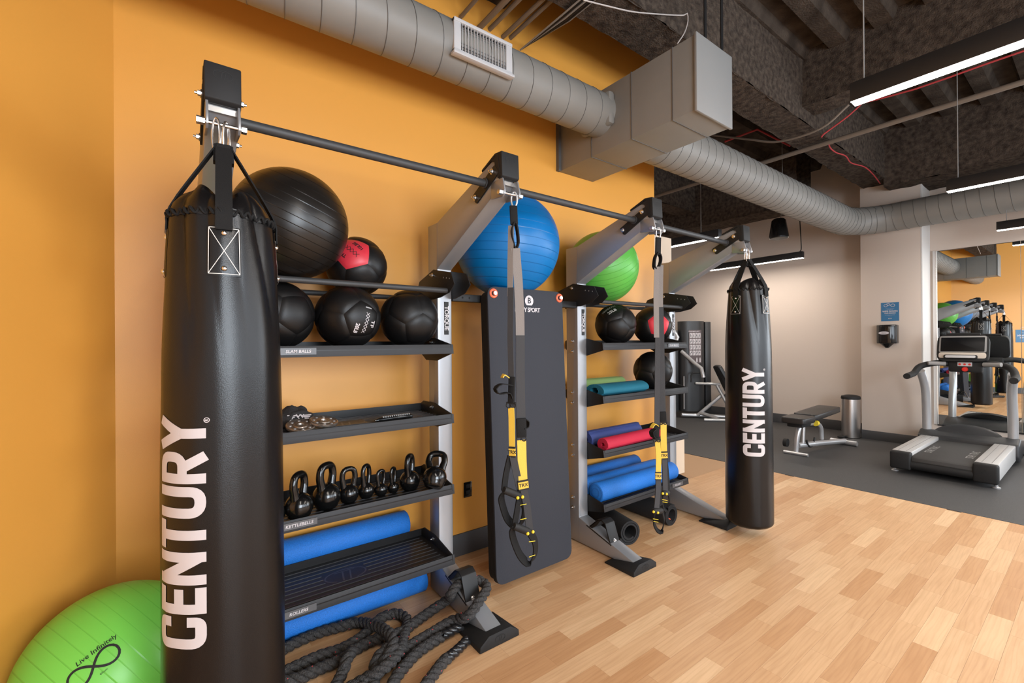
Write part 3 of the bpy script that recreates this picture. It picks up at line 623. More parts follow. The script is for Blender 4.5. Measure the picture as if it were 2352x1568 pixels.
def punching_bag(x, y, z0, ang, label):
    """ang: heading (deg) of the strap patch that is reckoned as zero; lettering sits 43 deg to its left"""
    R, zt = .1525, 1.745
    t = thing('punching_bag', label, 'punching bag', (x, y, z0)); a0 = math.radians(ang); rs = random.Random(3)
    NU, NV = 216, 100; vs = []; fs = []
    def rad(th, z):
        r = R * (1 + .012 * math.sin(2.1 * z + 1) - .030 * max(0, (z - .9)))
        d = max(0., (z - 1.30) / (zt - 1.30))
        ph = (th - a0)
        pl = math.cos(4 * ph)                                     # flat at straps
        fold = abs(math.sin(5.5 * ph + 2.2 * d + .6 * math.sin(3 * ph))) ** .7
        r *= 1 - .125 * d ** 1.6 - .095 * d ** 1.1 * (1 - fold) * (.65 - .35 * pl) + .010 * d * pl
        q = max(0., (z0 + .03 - z) / .03); r *= math.sqrt(max(.0, 1 - .30 * q * q))
        r += .0012 * noise.noise(Vector((3 * math.cos(th), 3 * math.sin(th), z * 2.5))) * 2
        return r
    zs = [z0 + .03 * (i / 6) for i in range(6)] + [z0 + .03 + (zt - z0 - .03) * i / (NV - 7) for i in range(NV - 6)]
    for z in zs:
        for j in range(NU): th = 2 * PI * j / NU; r = rad(th, z); vs.append((x + r * math.cos(th), y + r * math.sin(th), z + (.012 * math.cos(4 * (th - a0)) * (1 if z >= zt - 1e-6 else 0))))
    n = len(zs)
    for i in range(n - 1): fs += [(i * NU + j, i * NU + (j + 1) % NU, (i + 1) * NU + (j + 1) % NU, (i + 1) * NU + j) for j in range(NU)]
    fs += [tuple(range(NU))[::-1]]
    obj('body', MB().add(vs, fs), LEATHER, t, smooth=80)
    # collar flap above the lacing, falling inwards
    vs = []; fs = []
    for k, (dz, kr) in enumerate(((-.012, 1.0), (.0, 1.0), (.03, .93), (.055, .80), (.072, .66), (.05, .45))):
        for j in range(NU):
            th = 2 * PI * j / NU; w = .5 + .5 * math.cos(4 * (th - a0) + PI); r = (rad(th, zt) + .003) * (kr + .05 * (1 - kr) * math.sin(9 * th + k))
            vs.append((x + r * math.cos(th), y + r * math.sin(th), zt + dz * (.65 + .45 * w) + .004 * math.sin(7 * th + k)))
    for i in range(5): fs += [(i * NU + j, i * NU + (j + 1) % NU, (i + 1) * NU + (j + 1) % NU, (i + 1) * NU + j) for j in range(NU)]
    fs.append(tuple(range(5 * NU, 6 * NU)))
    obj('collar_flap', MB().add(vs, fs), LEATHER, t, smooth=70)
    # lacing cord
    lace = []
    for j in range(0, 361):
        th = 2 * PI * j / 360; r = rad(th, zt) + .004 + .003 * math.sin(th * 36); lace.append((x + r * math.cos(th), y + r * math.sin(th), zt - .004 + .007 * math.sin(th * 36 + 1)))
    obj('lacing_cord', MB().tube(lace[:-1], .0042, 6, closed=True), STRAP, t)
    ring_z = 2.03
    for q in range(4):
        th = a0 + q * PI / 2; er = Vector((math.cos(th), math.sin(th), 0)); et = Vector((-math.sin(th), math.cos(th), 0)); c = Vector((x, y, 0))
        # patch
        vs = []; fs = []; w = .084; h0, h1 = 1.565, 1.700
        for i in range(9):
            for j in range(9):
                u = (j / 8 - .5) * w; z = h0 + (h1 - h0) * i / 8; tt = th + u / .145; r = max(rad(tt, z), rad(th, z) - .001) + .003
                edge = .0025 if i in (0, 8) or j in (0, 8) else 0; r -= edge
                vs.append(c + Vector((r * math.cos(tt), r * math.sin(tt), z)))
        for i in range(8): fs += [(9 * i + j, 9 * i + j + 1, 9 * i + j + 10, 9 * i + j + 9) for j in range(8)]
        pt = obj('strap_patch', MB().add(vs, fs), LEATHER, t, smooth=60)
        def pm(p):
            tt = th + p.x / .145; z = (h0 + h1) / 2 + p.y; r = max(rad(tt, z), rad(th, z) - .001) + .0042
            return c + Vector((r * math.cos(tt), r * math.sin(tt), z))
        sw, shh = w / 2 - .005, (h1 - h0) / 2 - .005
        obj('stitching', strip2d([[(-sw, -shh), (sw, -shh)], [(sw, -shh), (sw, shh)], [(sw, shh), (-sw, shh)], [(-sw, shh), (-sw, -shh)], [(-sw, -shh), (sw, shh)], [(-sw, shh), (sw, -shh)]], .0018).map(pm), STITCH, pt, smooth=0)
        for dz in (-.048, .048):
            p0 = pm(Vector((0, dz, 0))); obj('rivet', MB().ball(p0, .0072, 14, 8, (1, 1, 1)), CHROME, pt)
        # webbing strap up to its ring
        pts = []
        for z in (1.69, 1.72, 1.745): r = rad(th, z) + .006; pts.append(c + er * r + Vector((0, 0, z)))
        top = c + er * .016 + Vector((0, 0, 1.965))
        pts += [c + er * (rad(th, zt) * .86) + Vector((0, 0, 1.80)), top]
        obj('strap', MB().ribbon(catmull(pts, .02), et, .040, .004), STRAP, t, smooth=30)
        obj('strap_wrap', MB().ribbon([top + er * .006 + Vector((0, 0, -.05)), top + er * .004 + Vector((0, 0, .0))], et, .034, .008), STRAP, t)
        tw = et * math.cos(.5) + er * math.sin(.5) * .3
        ring = [c + er * .012 + Vector((0, 0, 1.991 + .050 * math.sin(k * PI / 10))) + (et * .5 + er * .35).normalized() * .012 * math.cos(k * PI / 10) + Vector(((q - 1.5) * .012, 0, 0)) for k in range(20)]
        obj('ring', MB().tube(ring, .0032, 8, closed=True), CHROME, t)
    # lettering, reading upwards
    cap = .142; xx = 0; allm = MB(); tot = sum(GLYPH[ch][0] for ch in 'CENTURY') + .055 * 6
    zc = .885; tc = a0 - math.radians(43)
    def lm(p):
        th = tc - (p.y - .5) * cap / R; z = zc + (p.x - tot / 2) * cap * (.605 / (tot * cap)); r = rad(th, z) + .0011
        return (x + r * math.cos(th), y + r * math.sin(th), z)
    for ch in 'CENTURY':
        g = strip2d(GLYPH[ch][1], .19); off = xx
        g.map(lambda p: lm(Vector((p.x + off, p.y, 0)))); obj('letter', g, PRINT, t, smooth=60); xx += GLYPH[ch][0] + .055
    rg = strip2d([[(.045 * math.cos(a * PI / 8), .045 * math.sin(a * PI / 8)) for a in range(17)]], .013)
    rg.map(lambda p: lm(Vector((p.x + tot - .05, p.y + .05 - .06, 0)))); obj('registered_mark', rg, PRINT, t, smooth=60)
    obj('registered_mark', txt('R', .075, .002).map(lambda p: lm(Vector((p.x + tot - .05, p.y + .05 - .06, 0)))), PRINT, t, smooth=0)
    return t
punching_bag(XC[0], 1.575, .070, -94, 'tall black vinyl punching bag with vertical lettering beside the floor-standing green ball')
punching_bag(XC[3], 1.575, .070, -154.5 + 56, 'tall black vinyl punching bag with vertical lettering near the weight bench')

# ------------------------------------------------------------------ balls
def exercise_ball(name, label, c, r, m, axis, extra=None):
    t = thing(name, label, 'exercise ball', (c[0], c[1], c[2] - r), 'inflated exercise balls'); ORG[t.name] = Vector((c[0], c[1], c[2] - r))
    me = MB().ball((0, 0, 0), r, 72, 48); o = obj('bladder', me, m, t); o.location = (0, 0, r); ORG[o.name] = Vector(c)
    o.data.transform(Matrix.Translation(Vector((c[0], c[1], c[2] - r))))      # geometry back to its own centre
    o.rotation_mode = 'QUATERNION'; o.rotation_quaternion = Vector((0, 0, 1)).rotation_difference(Vector(axis).normalized())
    return t
RB = ring_mat('black_ball_vinyl', (.0095, .0075, .0062), .34, 31, (.004, .0035, .003), spec=.45)
RBL = ring_mat('blue_ball_vinyl', (.001, .14, .40), .36, 22, (.001, .085, .26), spec=.35)
RG = ring_mat('green_ball_vinyl', (.095, .385, .058), .36, 26, (.06, .29, .04), spec=.35)
RG2 = ring_mat('lime_ball_vinyl', (.165, .56, .075), .36, 26, (.11, .43, .05), spec=.35)
exercise_ball('exercise_ball', 'large black ribbed exercise ball on the rack rails', (.400, 2.15, 1.900), .2385, RB, (.35, -.25, .9))
exercise_ball('exercise_ball', 'large blue ribbed exercise ball above the hanging mats', (1.630, 2.222, 1.976), .3185, RBL, (.06, -.06, 1))
exercise_ball('exercise_ball', 'light green exercise ball on the rack rails behind an arm', (2.546, 2.277, 1.932), .2652, RG, (-.5, -.3, .75))
gb = exercise_ball('exercise_ball', 'light green exercise ball standing on the floor against the orange wall', (-.172, 2.072, .266), .266, RG2, (.75, .35, .45))
gc = Vector((-.172, 2.072, .266)); hit = None
dd = ray(215, 1530).normalized(); oc = CAM - gc; bq = oc.dot(dd); hit = CAM + dd * (-bq - math.sqrt(bq * bq - (oc.length_squared - .266 ** 2)))
ex = (CR * .70 + CU * .72); sm = sphere_map(gc, hit - gc, ex, .2672)
inf = [(.052 * math.cos(a) / (1 + math.sin(a) ** 2) * 1.25, .060 * math.sin(a) * math.cos(a) / (1 + math.sin(a) ** 2) * 1.25) for a in [2 * PI * k / 48 for k in range(49)]]
obj('infinity_mark', strip2d([inf], .007).map(sm), RUBBD, gb, smooth=0)
obj('print', txt('Live Infinitely', .020, .0002, 1, .1, sub=1).map(lambda p: sm(Vector((p.x + .025, p.y + .037, 0)))), RUBBD, gb, smooth=0)
obj('print', txt('65cm', .009, 0).map(lambda p: sm(Vector((p.x + .01, p.y - .032, 0)))), RUBBD, gb, smooth=0)
bc = Vector((.409, 2.205, 1.912)); dd = ray(644, 624).normalized(); oc = CAM - bc; bq = oc.dot(dd); q = bq * bq - (oc.length_squared - .246 ** 2)
# wall balls: twelve padded pentagons each
PHI = (1 + 5 ** .5) / 2
ICO = [Vector(v).normalized() for v in [(0, s, t * PHI) for s in (1, -1) for t in (1, -1)] + [(s, t * PHI, 0) for s in (1, -1) for t in (1, -1)] + [(t * PHI, 0, s) for s in (1, -1) for t in (1, -1)]]
def face_verts(n):
    nb = sorted([v for v in ICO if .2 < v.dot(n) < .9], key=lambda v: math.atan2(v.dot(n.orthogonal().normalized().cross(n)), v.dot(n.orthogonal().normalized())))
    return [(n + nb[i] + nb[(i + 1) % 5]).normalized() for i in range(5)]
def panel_mesh(R):
    n = ICO[0]; fv = face_verts(n); ez = n; ex = (fv[0] - n * fv[0].dot(n)).normalized(); ey = ez.cross(ex)
    fl = [Vector((v.dot(ex), v.dot(ey), v.dot(ez))) for v in fv]; fl.sort(key=lambda v: math.atan2(v.y, v.x))
    K = 8; vs = [Vector((0, 0, R))]; fs = []; per = 5 * 6; prev = None
    for k in range(1, K + 1):
        s = k / K; ring = []
        for i in range(5):
            for j in range(6):
                p = fl[i].lerp(fl[(i + 1) % 5], j / 6); p = Vector((0, 0, 1)).lerp(p, s).normalized(); ring.append(p * R * (1 - .030 * s ** 9))
        b = len(vs); vs += ring
        if k == 1: fs += [(0, b + j, b + (j + 1) % per) for j in range(per)]
        else: fs += [(b - per + j, b + j, b + (j + 1) % per, b - per + (j + 1) % per) for j in range(per)]
    return MB().add(vs, fs)
WR = .1505
pmesh = {}
def wall_ball(label, c, face, twist=0., red=False, extra=None):
    """face: direction that one pentagon panel looks at"""
    c = Vector(c); t = thing('wall_ball', label, 'medicine ball', c - Vector((0, 0, WR)), 'padded wall balls')
    d = Vector(face).normalized(); base = ICO[0].rotation_difference(d).to_matrix(); base = Matrix.Rotation(twist, 3, d) @ base
    for k, n in enumerate(ICO):
        fv = face_verts(n); ex = (fv[0] - n * fv[0].dot(n)).normalized(); ey = n.cross(ex); Mx = base @ Matrix((ex, ey, n)).transposed()
        mt = BALLRED if (red and k == 0) else BALLBLK
        if mt.name not in pmesh:
            o = obj('panel', panel_mesh(WR), mt, None, base=False, smooth=50); o.parent = t; pmesh[mt.name] = o.data
        else: o = bpy.data.objects.new('panel', pmesh[mt.name]); link(o, t)
        o.matrix_basis = Matrix.Translation((0, 0, WR)) @ Mx.to_4x4()
    return t, base
def ball_print(t, c, n, ex, items, m):
    f = sphere_map(c, n, ex, WR + .0008)
    for kind, arg, size, dx, dy in items:
        if kind == 't': obj('print', txt(arg, size, .0009, sub=1).map(lambda p: f(Vector((p.x + dx, p.y + dy, 0)))), m, t, smooth=0)
        else:
            ln = []
            for k in range(arg): a = (k - arg / 2) * size; ln += [[(a, -size * .55), (a + size, size * .55)], [(a, size * .55), (a + size, -size * .55)]]
            obj('lacing', strip2d(ln, size * .13).map(lambda p: f(Vector((p.x + dx, p.y + dy, 0)))), m, t, smooth=0)
zb = ZS[0] - .0165 + WR
def toward(c, px, py):
    """direction from ball centre c to the surface point seen at a pixel"""
    c = Vector(c); d = ray(px, py).normalized(); oc = CAM - c; b = oc.dot(d); q = max(0, b * b - (oc.length_squared - WR ** 2)); return (CAM + d * (-b - math.sqrt(q)) - c).normalized()
c = (.739, 2.312, 1.772); n = toward(c, 808, 575); t, _ = wall_ball('black wall ball with red panel printed 10LBS tucked behind the big black ball', c, n, .9, True)
ex = -(CR * .72 - CU * .62); ball_print(t, c, n, ex, [('t', '10LBS', .026, -.0, -.043 + .0), ('x', 4, .020, 0, .0), ('t', 'TF', .026, .012, .043)], RUBBD)
c = (.357, 2.2, zb); wall_ball('plain black wall ball partly hidden by the near punching bag', c, toward(c, 690, 720), .2)
c = (.655, 2.185, zb); n = toward(c, 838, 735); t, _ = wall_ball('black wall ball with white lacing and 20LB print', c, n, .5)
ex = -(CU * .95 + CR * .28); ball_print(t, c, n, ex, [('t', '20LB', .026, .048, -.028), ('x', 6, .017, .012, .012), ('t', 'TF', .034, .01, .05)], PRINT)
ball_print(t, c, n, ex, [('t', 'I', .05, -.066, .012)], mat('grey_patch', (.35, .34, .34), .5))
c = (.974, 2.2, zb); wall_ball('plain black wall ball beside the TORQUE sticker end of the slam ball shelf', c, toward(c, 930, 700), 1.1)
c = (2.60, 2.2, zb); n = toward(c, 1405, 712); t, _ = wall_ball('black wall ball with white 25LB print', c, n, .3)
ball_print(t, c, n, CR * .85 + CU * .5, [('t', '25LB', .034, -.004, -.012), ('x', 6, .02, -.012, .033)], PRINT)
c = (3.045, 2.2, zb); n = toward(c, 1516, 745); wall_ball('black wall ball with plain red pentagon panel behind the hanging straps', c, n, .25, True)
c = (3.045, 2.2, ZS[1] - .0165 + WR); wall_ball('plain black wall ball on the shelf beside the rolled teal mat', c, toward(c, 1490, 830), .7)

# ------------------------------------------------------------------ kettlebells
def kettlebell(px, py, s, rot, label, lying=False, k=1.):
    zb_ = ZS[2] - .0165; p = onz(px, py, zb_ + .05 * s)
    t = thing('kettlebell', label, 'kettlebell', (p.x, p.y, zb_), 'black kettlebells', local=True); R = .055 * s
    prof = [(.001, 0), (R * .62, 0), (R * .70, .004), (R * .80, R * .18)] + [(R * math.sin(a), R * .86 - R * math.cos(a)) for a in [math.radians(k) for k in range(55, 178, 8)]] + [(.001, R * 1.86)]
    obj('bell', MB().lathe(prof, 32), IRON, t, smooth=50)
    hw, hh = R * .62, R * 1.45; pts = [(-hw * .75, 0, R * 1.25), (-hw * .92, 0, R * 1.8), (-hw * 1.12, 0, R * 2.3), (-hw * .95, 0, R * 2.78), (-hw * .45, 0, R * 2.98), (hw * .45, 0, R * 2.98), (hw * .95, 0, R * 2.78), (hw * 1.12, 0, R * 2.3), (hw * .92, 0, R * 1.8), (hw * .75, 0, R * 1.25)]
    cm = catmull([(a, b, z if z < R * 1.3 else R * 1.25 + (z - R * 1.25) * k) for a, b, z in pts], .006); k = len(cm); rr = [R * (.27 + .10 * abs(2 * i / (k - 1) - 1) ** 3) for i in range(k)]
    obj('handle', MB().tube(cm, rr, 14), IRON, t, smooth=60)
    t.rotation_euler = (0, 0, math.radians(rot))
    if lying: t.rotation_euler = (math.radians(-36), 0, math.radians(rot)); t.location.z += .022 * s
    return t
kettlebell(628, 1177, .84, 40, 'black kettlebell half hidden by the near punching bag', k=1.1)
kettlebell(687, 1160, 1.04, 46, 'black kettlebell above the KETTLEBELLS shelf label with upright narrow handle', k=1.12)
kettlebell(750, 1138, 1.10, 36, 'largest black kettlebell standing in the row', k=1.10)
kettlebell(801, 1132, .82, 8, 'black kettlebell with handle turned broadside next to the largest one', k=1.25)
kettlebell(841, 1125, .70, 38, 'mid-sized black kettlebell in the middle of the row', k=1.55)
kettlebell(875, 1123, .58, 24, 'small black kettlebell in the middle of the row beside the smallest one', k=1.42)
kettlebell(903, 1118, .52, 40, 'smallest black kettlebell in the row', k=1.70)
kettlebell(941, 1102, .93, 46, 'large black kettlebell next to the tilted one', k=1.17)
kettlebell(996, 1106, 1.08, -38, 'glossy black kettlebell tipped back with wide handle at the end of the row', True)

# ------------------------------------------------------------------ rollers and mats
def foam_roller(x0, x1, y, z, r, label):
    t = thing('foam_roller', label, 'foam roller', ((x0 + x1) / 2, y, z - r), 'blue foam rollers')
    prof = [(.008, x0 + .001), (r - .006, x0), (r, x0 + .006), (r, x1 - .006), (r - .006, x1), (.008, x1 - .001)]
    b = obj('body', MB().lathe(prof, 48, (0, y, z), 'x'), FOAM, t, smooth=50)
    for xx, s in ((x0, -1), (x1, 1)):
        for q in (.45, .8): obj('end_ring', MB().tube(ring_pts((xx + s * .0006, y, z), (0, r * q, 0), (0, 0, r * q), 40), .0009, 5, closed=True), mat('blue_foam_dark', (.01, .09, .36), .7), b)
    return t
zf = ZS[3] - .0165
foam_roller(.17, 1.062, 2.463, ZS[3] - .018 + .068, .068, 'blue foam roller wedged between the ROLLERS shelf and the orange wall')
foam_roller(.20, 1.10, 2.318, .066, .066, 'blue foam roller on the floor beside the battle rope')
foam_roller(2.305, 3.195, 2.135, zf + .067, .067, 'front blue foam roller on the bottom shelf behind the hanging straps')
foam_roller(2.314, 3.18, 2.27, zf + .066, .066, 'middle blue foam roller of three on the bottom shelf')
foam_roller(2.27, 3.16, 2.463, ZS[3] - .018 + .068, .068, 'rear blue foam roller of three, wedged against the orange wall')
for xx in (2.4, 3.05): obj('roller_rest', MB().box((xx, SYB, ZS[3] - .028), (xx + .02, 2.53, ZS[3] - .018)), BLKMET, rack)
def rolled(label, c, L, r0, r1, turns, th, m, axis='x', flat=1., rot=0., start=0., rings=0, tail=0., group='rolled exercise mats'):
    """spiral roll of length L along axis with thickness th"""
    t = thing('rolled_mat', label, 'mat', c, group, local=True); n = int(turns * 40); A = []; B = []
    for i in range(n + 1):
        a = start + 2 * PI * turns * i / n; r = r0 + (r1 - r0) * i / n; A.append((r * math.cos(a), r * math.sin(a))); B.append(((r - th) * math.cos(a), (r - th) * math.sin(a)))
    vs = []
    for s in (-L / 2, L / 2):
        for p in A: vs.append((s, p[0], p[1] * flat))
        for p in B: vs.append((s, p[0], p[1] * flat))
    k = n + 1; fs = []
    for i in range(n):
        fs += [(i, i + 1, 2 * k + i + 1, 2 * k + i), (k + i, 3 * k + i, 3 * k + i + 1, k + i + 1), (i, k + i, k + i + 1, i + 1), (2 * k + i, 2 * k + i + 1, 3 * k + i + 1, 3 * k + i)]
    fs += [(0, 2 * k, 3 * k, k), (k - 1, 2 * k - 1, 4 * k - 1, 3 * k - 1)]
    mb = MB().add(vs, fs)
    if axis == 'y': mb.map(lambda p: (-p.y, p.x, p.z))
    lo = min(p.z for p in mb.v); mb.map(lambda p: (p.x, p.y, p.z - lo)); o = obj('sheet', mb, m, t, smooth=40); t.rotation_euler = (0, 0, math.radians(rot)); t['lift'] = -lo; del t['lift']
    return t, -lo
z2 = ZS[1] - .0165; z3 = ZS[2] - .0165
rolled('rolled teal mat on the shelf in front of a sage green one', (2.565, 2.150, z2), .51, .040, .084, 4.2, .0085, TEAL, flat=.56, rot=1.5, start=2.2)
rolled('rolled sage green mat at the back of the shelf behind the teal one', (2.555, 2.325, z2), .50, .022, .060, 4, .008, LIME, rot=0, start=1)
rolled('rolled coral pink mat on the shelf above the foam rollers', (2.632, 2.092, z3), .63, .016, .049, 4, .0065, PINK, rot=2, start=3.4)
rolled('rolled navy blue mat lying behind the coral pink mat', (2.603, 2.235, z3), .575, .022, .060, 4, .008, NAVY, rot=1, start=2)
def black_roll(face, L, r1, turns, th, label, rot, start, ring_a, inner=False):
    """face: floor point under the end that looks into the room"""
    ra = math.radians(rot); c = (face.x - math.sin(ra) * L / 2, face.y + math.cos(ra) * L / 2, 0)
    t, h = rolled(label, c, L, .05, r1, turns, th, MATBLK, axis='y', rot=rot, start=start)
    rg = .05 - th - .009 if inner else r1 - .002; p = Vector((math.cos(ring_a) * rg, -L / 2 + .03 if inner else -L / 2 + .045, h + math.sin(ring_a) * rg)); nn = Vector((math.cos(ring_a), 0, math.sin(ring_a)))
    tt = Vector((-math.sin(ring_a), 0, math.cos(ring_a)))
    obj('grommet', MB().tube(ring_pts(p + nn * (.0 if inner else .004), tt * .021, (0, .021, 0), 28), .004 if inner else .007, 8, closed=True), CORALR, t); return t
p = onz(1447, 1251, 0); black_roll(p, .50, .088, 2.3, .013, 'black foam mat rolled up on the floor with coral eyelet beside the rope anchor', -15, 4.0, 3.9)
p = onz(1543, 1206, 0); black_roll(p, WY - .03 - p.y, .082, 2.6, .011, 'black foam mat rolled up on the floor behind the strap foot loops', 0, 4.6, 4.3, True)
# hanging mats
for k in range(6):
    yf = 2.078 + k * .0165; x0, x1 = 1.385 + .003 * k, 1.950 + .002 * k; z0, z1 = .052 - .005 * (k % 3), 1.695 if k == 0 else 1.675
    lab = ['grey foam mat hanging in front of the stack with a white logo', 'second dark mat of the stack hanging right behind the front grey mat', 'third dark mat of the stack hanging behind the front grey mat', 'fourth dark mat of the hanging stack behind the front grey mat', 'fifth dark mat of the hanging stack behind the front grey mat', 'rearmost dark mat of the hanging stack next to the orange wall'][k]
    lean = lambda z, k=k: -.075 * (1 - z / 1.66) + .012 * k * math.sin(PI * min(1, z / 1.66)) * .3        # hangs out a little at the foot
    t = thing('hanging_mat', lab, 'mat', ((x0 + x1) / 2, yf + lean(0), z0), 'foam mats hanging on the rack pegs')
    poly = rnd_poly([(x0, z0), (x1, z0), (x1, z1), (x0, z1)], .055, 6, True)
    mb = MB().prism(poly, yf, yf + .015, 'y').map(lambda p: (p.x, p.y + lean(p.z), p.z))
    obj('sheet', mb, MATGREY if k == 0 else MATBLK, t, bevel=.003)
    if k == 0:
        for px in (1.424, 1.924): obj('eyelet', MB().tube(ring_pts((px, yf - .001, 1.656), (.0205, 0, 0), (0, 0, .0205), 28), .0075, 8, closed=True), CORALR, t)
        lx = 1.680; zl = 1.626; yl = yf + lean(zl)
        dsk = obj('logo_disc', MB().lathe([(.001, 0), (.032, 0), (.032, .0006)], 40, (lx, yl - .0012, zl), 'y'), PRINT, t)
        obj('logo_letter', txt('B', .048, .001).map(plane_map((lx, yl - .0019, zl), (1, 0, 0), (0, 0, 1))), MATGREY, dsk, smooth=0)
        obj('logo_text', txt('BODY SPORT', .036, .0008, .85).map(plane_map((lx - .014, yf + lean(zl - .055) - .0012, zl - .055), (1, 0, 0), (0, 0, 1))), PRINT, t, smooth=0)

# ------------------------------------------------------------------ suspension trainers
def seg(pts, y): return [ony(a, b, y) for a, b in pts]
def trainer(label, px, Y, top, K):
    """K holds pixel paths of the webbing; Y is the plane they hang in"""
    t = thing('suspension_trainer', label, 'suspension trainer', (px, Y, top), 'yellow and black suspension trainers')
    XW = Vector((.92, -.38, 0)); V = lambda p, dy=0: ony(p[0], p[1], Y + dy)
    c = V(K['clip']); obj('carabiner', MB().tube(ring_pts(c, CR * .013, CU * .032, 20), .0042, 8, closed=True), SILVER, t)
    obj('anchor_strap', MB().ribbon([V(p) for p in K['anchor']], XW, .034, .012), STRAP, t, bevel=.003)
    lp = [V(p) for p in K['loop']]; obj('anchor_loop', MB().ribbon(catmull(lp + [lp[0]], .01), (.3, 1, 0), .026, .006), STRAP, t)
    for nm in ('a', 'b'):
        w = K[nm]; dy = w.get('dy', 0); wd = Vector(w['dir'])
        if w.get('light'): obj('webbing', MB().ribbon([V(p, dy) for p in w['light']], wd, w['w'], .003), GREYWEB, t)
        obj('webbing', MB().ribbon([V(p, dy - .002) for p in w['dark']], wd, w['w'], .004), CHARWEB, t)
        b0, b1 = [V(p, dy - .006) for p in w['buckle']]
        bk = obj('buckle', MB().ribbon([b0, b1], wd, w['w'] * 1.12, .014), STRAP, t, bevel=.003)
        obj('buckle_bar', MB().tube([b1 + wd * -.022, b1 + wd * .022], .004, 8), RUBBD, bk)
        if w.get('tail'): obj('tail_loop', MB().ribbon(catmull([V(p, dy - .004) for p in w['tail']], .012), (.2, 1, 0), .034, .004), STRAP, t)
        if w.get('tab'): obj('pull_tab', MB().ribbon(catmull([V(p, dy - .008) for p in w['tab']], .01), (.3, 1, .2), .022, .004), YELLOW, t)
        cl = (b1 + V(w['yellow'][0], dy)) / 2
        for s in (-1, 1): obj('hook', MB().tube(ring_pts(cl + CR * .011 * s, CR * .010, CU * .011, 14), .003, 6, closed=True), RUBBD, t)
        yl = obj('yellow_strap', MB().ribbon([V(p, dy - .002) for p in w['yellow']], wd, w['w'] * 1.02, .005), YELLOW, t)
        g0, g1 = [V(p, dy - .006) for p in w['tag']]
        tg = obj('tag', MB().ribbon([g0, g1], wd, w['w'] * 1.15, .006), YELLOW, t)
        up = (g0 - g1).normalized(); rn = (wd - up * wd.dot(up)).normalized(); nn = rn.cross(up); nn = nn if nn.y < 0 else -nn
        obj('tag_text', txt('TRX', .021, .0004).map(plane_map((g0 + g1) / 2 + nn * .0042, rn, up)), RUBBD, tg, smooth=0)
        for e in (g0, g1): obj('tag_edge', MB().ribbon([e + up * .003, e - up * .003], wd, w['w'] * 1.18, .008), RUBBD, tg)
        for q, ln in enumerate(w['legs']): obj('lower_strap', MB().ribbon(catmull([V(p, dy + .012 * q - .004) for p in ln], .03), (XW + Vector((0, .5 * q, 0))), .032, .006), CHARWEB if q == 0 else STRAP, t)
        h0, h1 = [V(p, dy - .004) for p in w['grip']]
        obj('grip', MB().tube([h0, h0.lerp(h1, .1), h0.lerp(h1, .9), h1], [.013, .0165, .0165, .013], 16), RUBB, t)
        for e in w['knobs']: obj('grip_pin', MB().ball(V(e, dy - .02), .0075, 12, 8), YELPIN, t)
        cr = catmull([V(p, dy + .03 * math.sin(k * PI / (len(w['cradle']) - 1))) for k, p in enumerate(w['cradle'])], .012)
        fc = obj('foot_cradle', MB().ribbon(cr, (.93, .36, 0) if not w.get('flat') else (.85, .5, 0), .040, .006), STRAP, t)
        for e0, e1 in w['marks']: obj('stitch_line', MB().tube([V(e0, dy - .024), V(e1, dy - .024)], .0014, 6), YELPIN, fc)
    return t
trainer('yellow and black suspension trainer hanging in front of the stacked mats', XC[1], 1.577, 2.0, dict(
    clip=(1181, 458), anchor=[(1179, 472), (1181, 516)], loop=[(1180, 512), (1174, 530), (1178, 558), (1184, 572), (1190, 558), (1188, 530), (1184, 514)],
    a=dict(dir=(.55, -.83, 0), w=.026, light=[(1174, 518), (1172, 600), (1172, 680)], dark=[(1173, 660), (1172, 780), (1175, 890), (1177, 935)], dy=.0,
           buckle=[(1176, 865), (1174, 925)], tail=[(1174, 884), (1150, 882), (1137, 893), (1146, 904), (1168, 902), (1174, 915)], tab=[(1168, 866), (1158, 860), (1153, 867)],
           yellow=[(1174, 936), (1175, 960), (1176, 1025)], tag=[(1176, 1028), (1177, 1048)],
           legs=[[(1178, 1046), (1185, 1080), (1196, 1130)], [(1172, 1046), (1162, 1090), (1158, 1125)]], grip=((1157, 1124), (1196, 1140)), knobs=[(1189, 1143), (1200, 1141)],
           cradle=[(1196, 1140), (1205, 1165), (1200, 1195), (1186, 1208), (1165, 1190), (1152, 1150), (1153, 1136), (1160, 1128)], marks=[((1195, 1160), (1209, 1157)), ((1195, 1193), (1209, 1190))]),
    b=dict(dir=(.92, -.38, 0), w=.040, light=[(1184, 570), (1190, 640), (1194, 720), (1195, 785)], dark=[(1195, 770), (1195, 860), (1197, 965)], dy=-.012,
           buckle=[(1197, 960), (1198, 1003)], tail=[(1205, 962), (1212, 968), (1210, 980), (1200, 984)], yellow=[(1198, 1010), (1199, 1060), (1201, 1103)], tag=[(1201, 1104), (1203, 1123)],
           legs=[[(1202, 1120), (1210, 1160), (1217, 1222)], [(1196, 1122), (1188, 1170), (1182, 1205)]], grip=((1180, 1207), (1216, 1222)), knobs=[(1212, 1225), (1224, 1221)],
           cradle=[(1217, 1222), (1229, 1245), (1228, 1275), (1214, 1292), (1195, 1275), (1180, 1240), (1176, 1216), (1182, 1207)], marks=[((1215, 1244), (1229, 1242)), ((1215, 1279), (1229, 1274))])))
def sh(pts): return [(a, b) for a, b in pts]
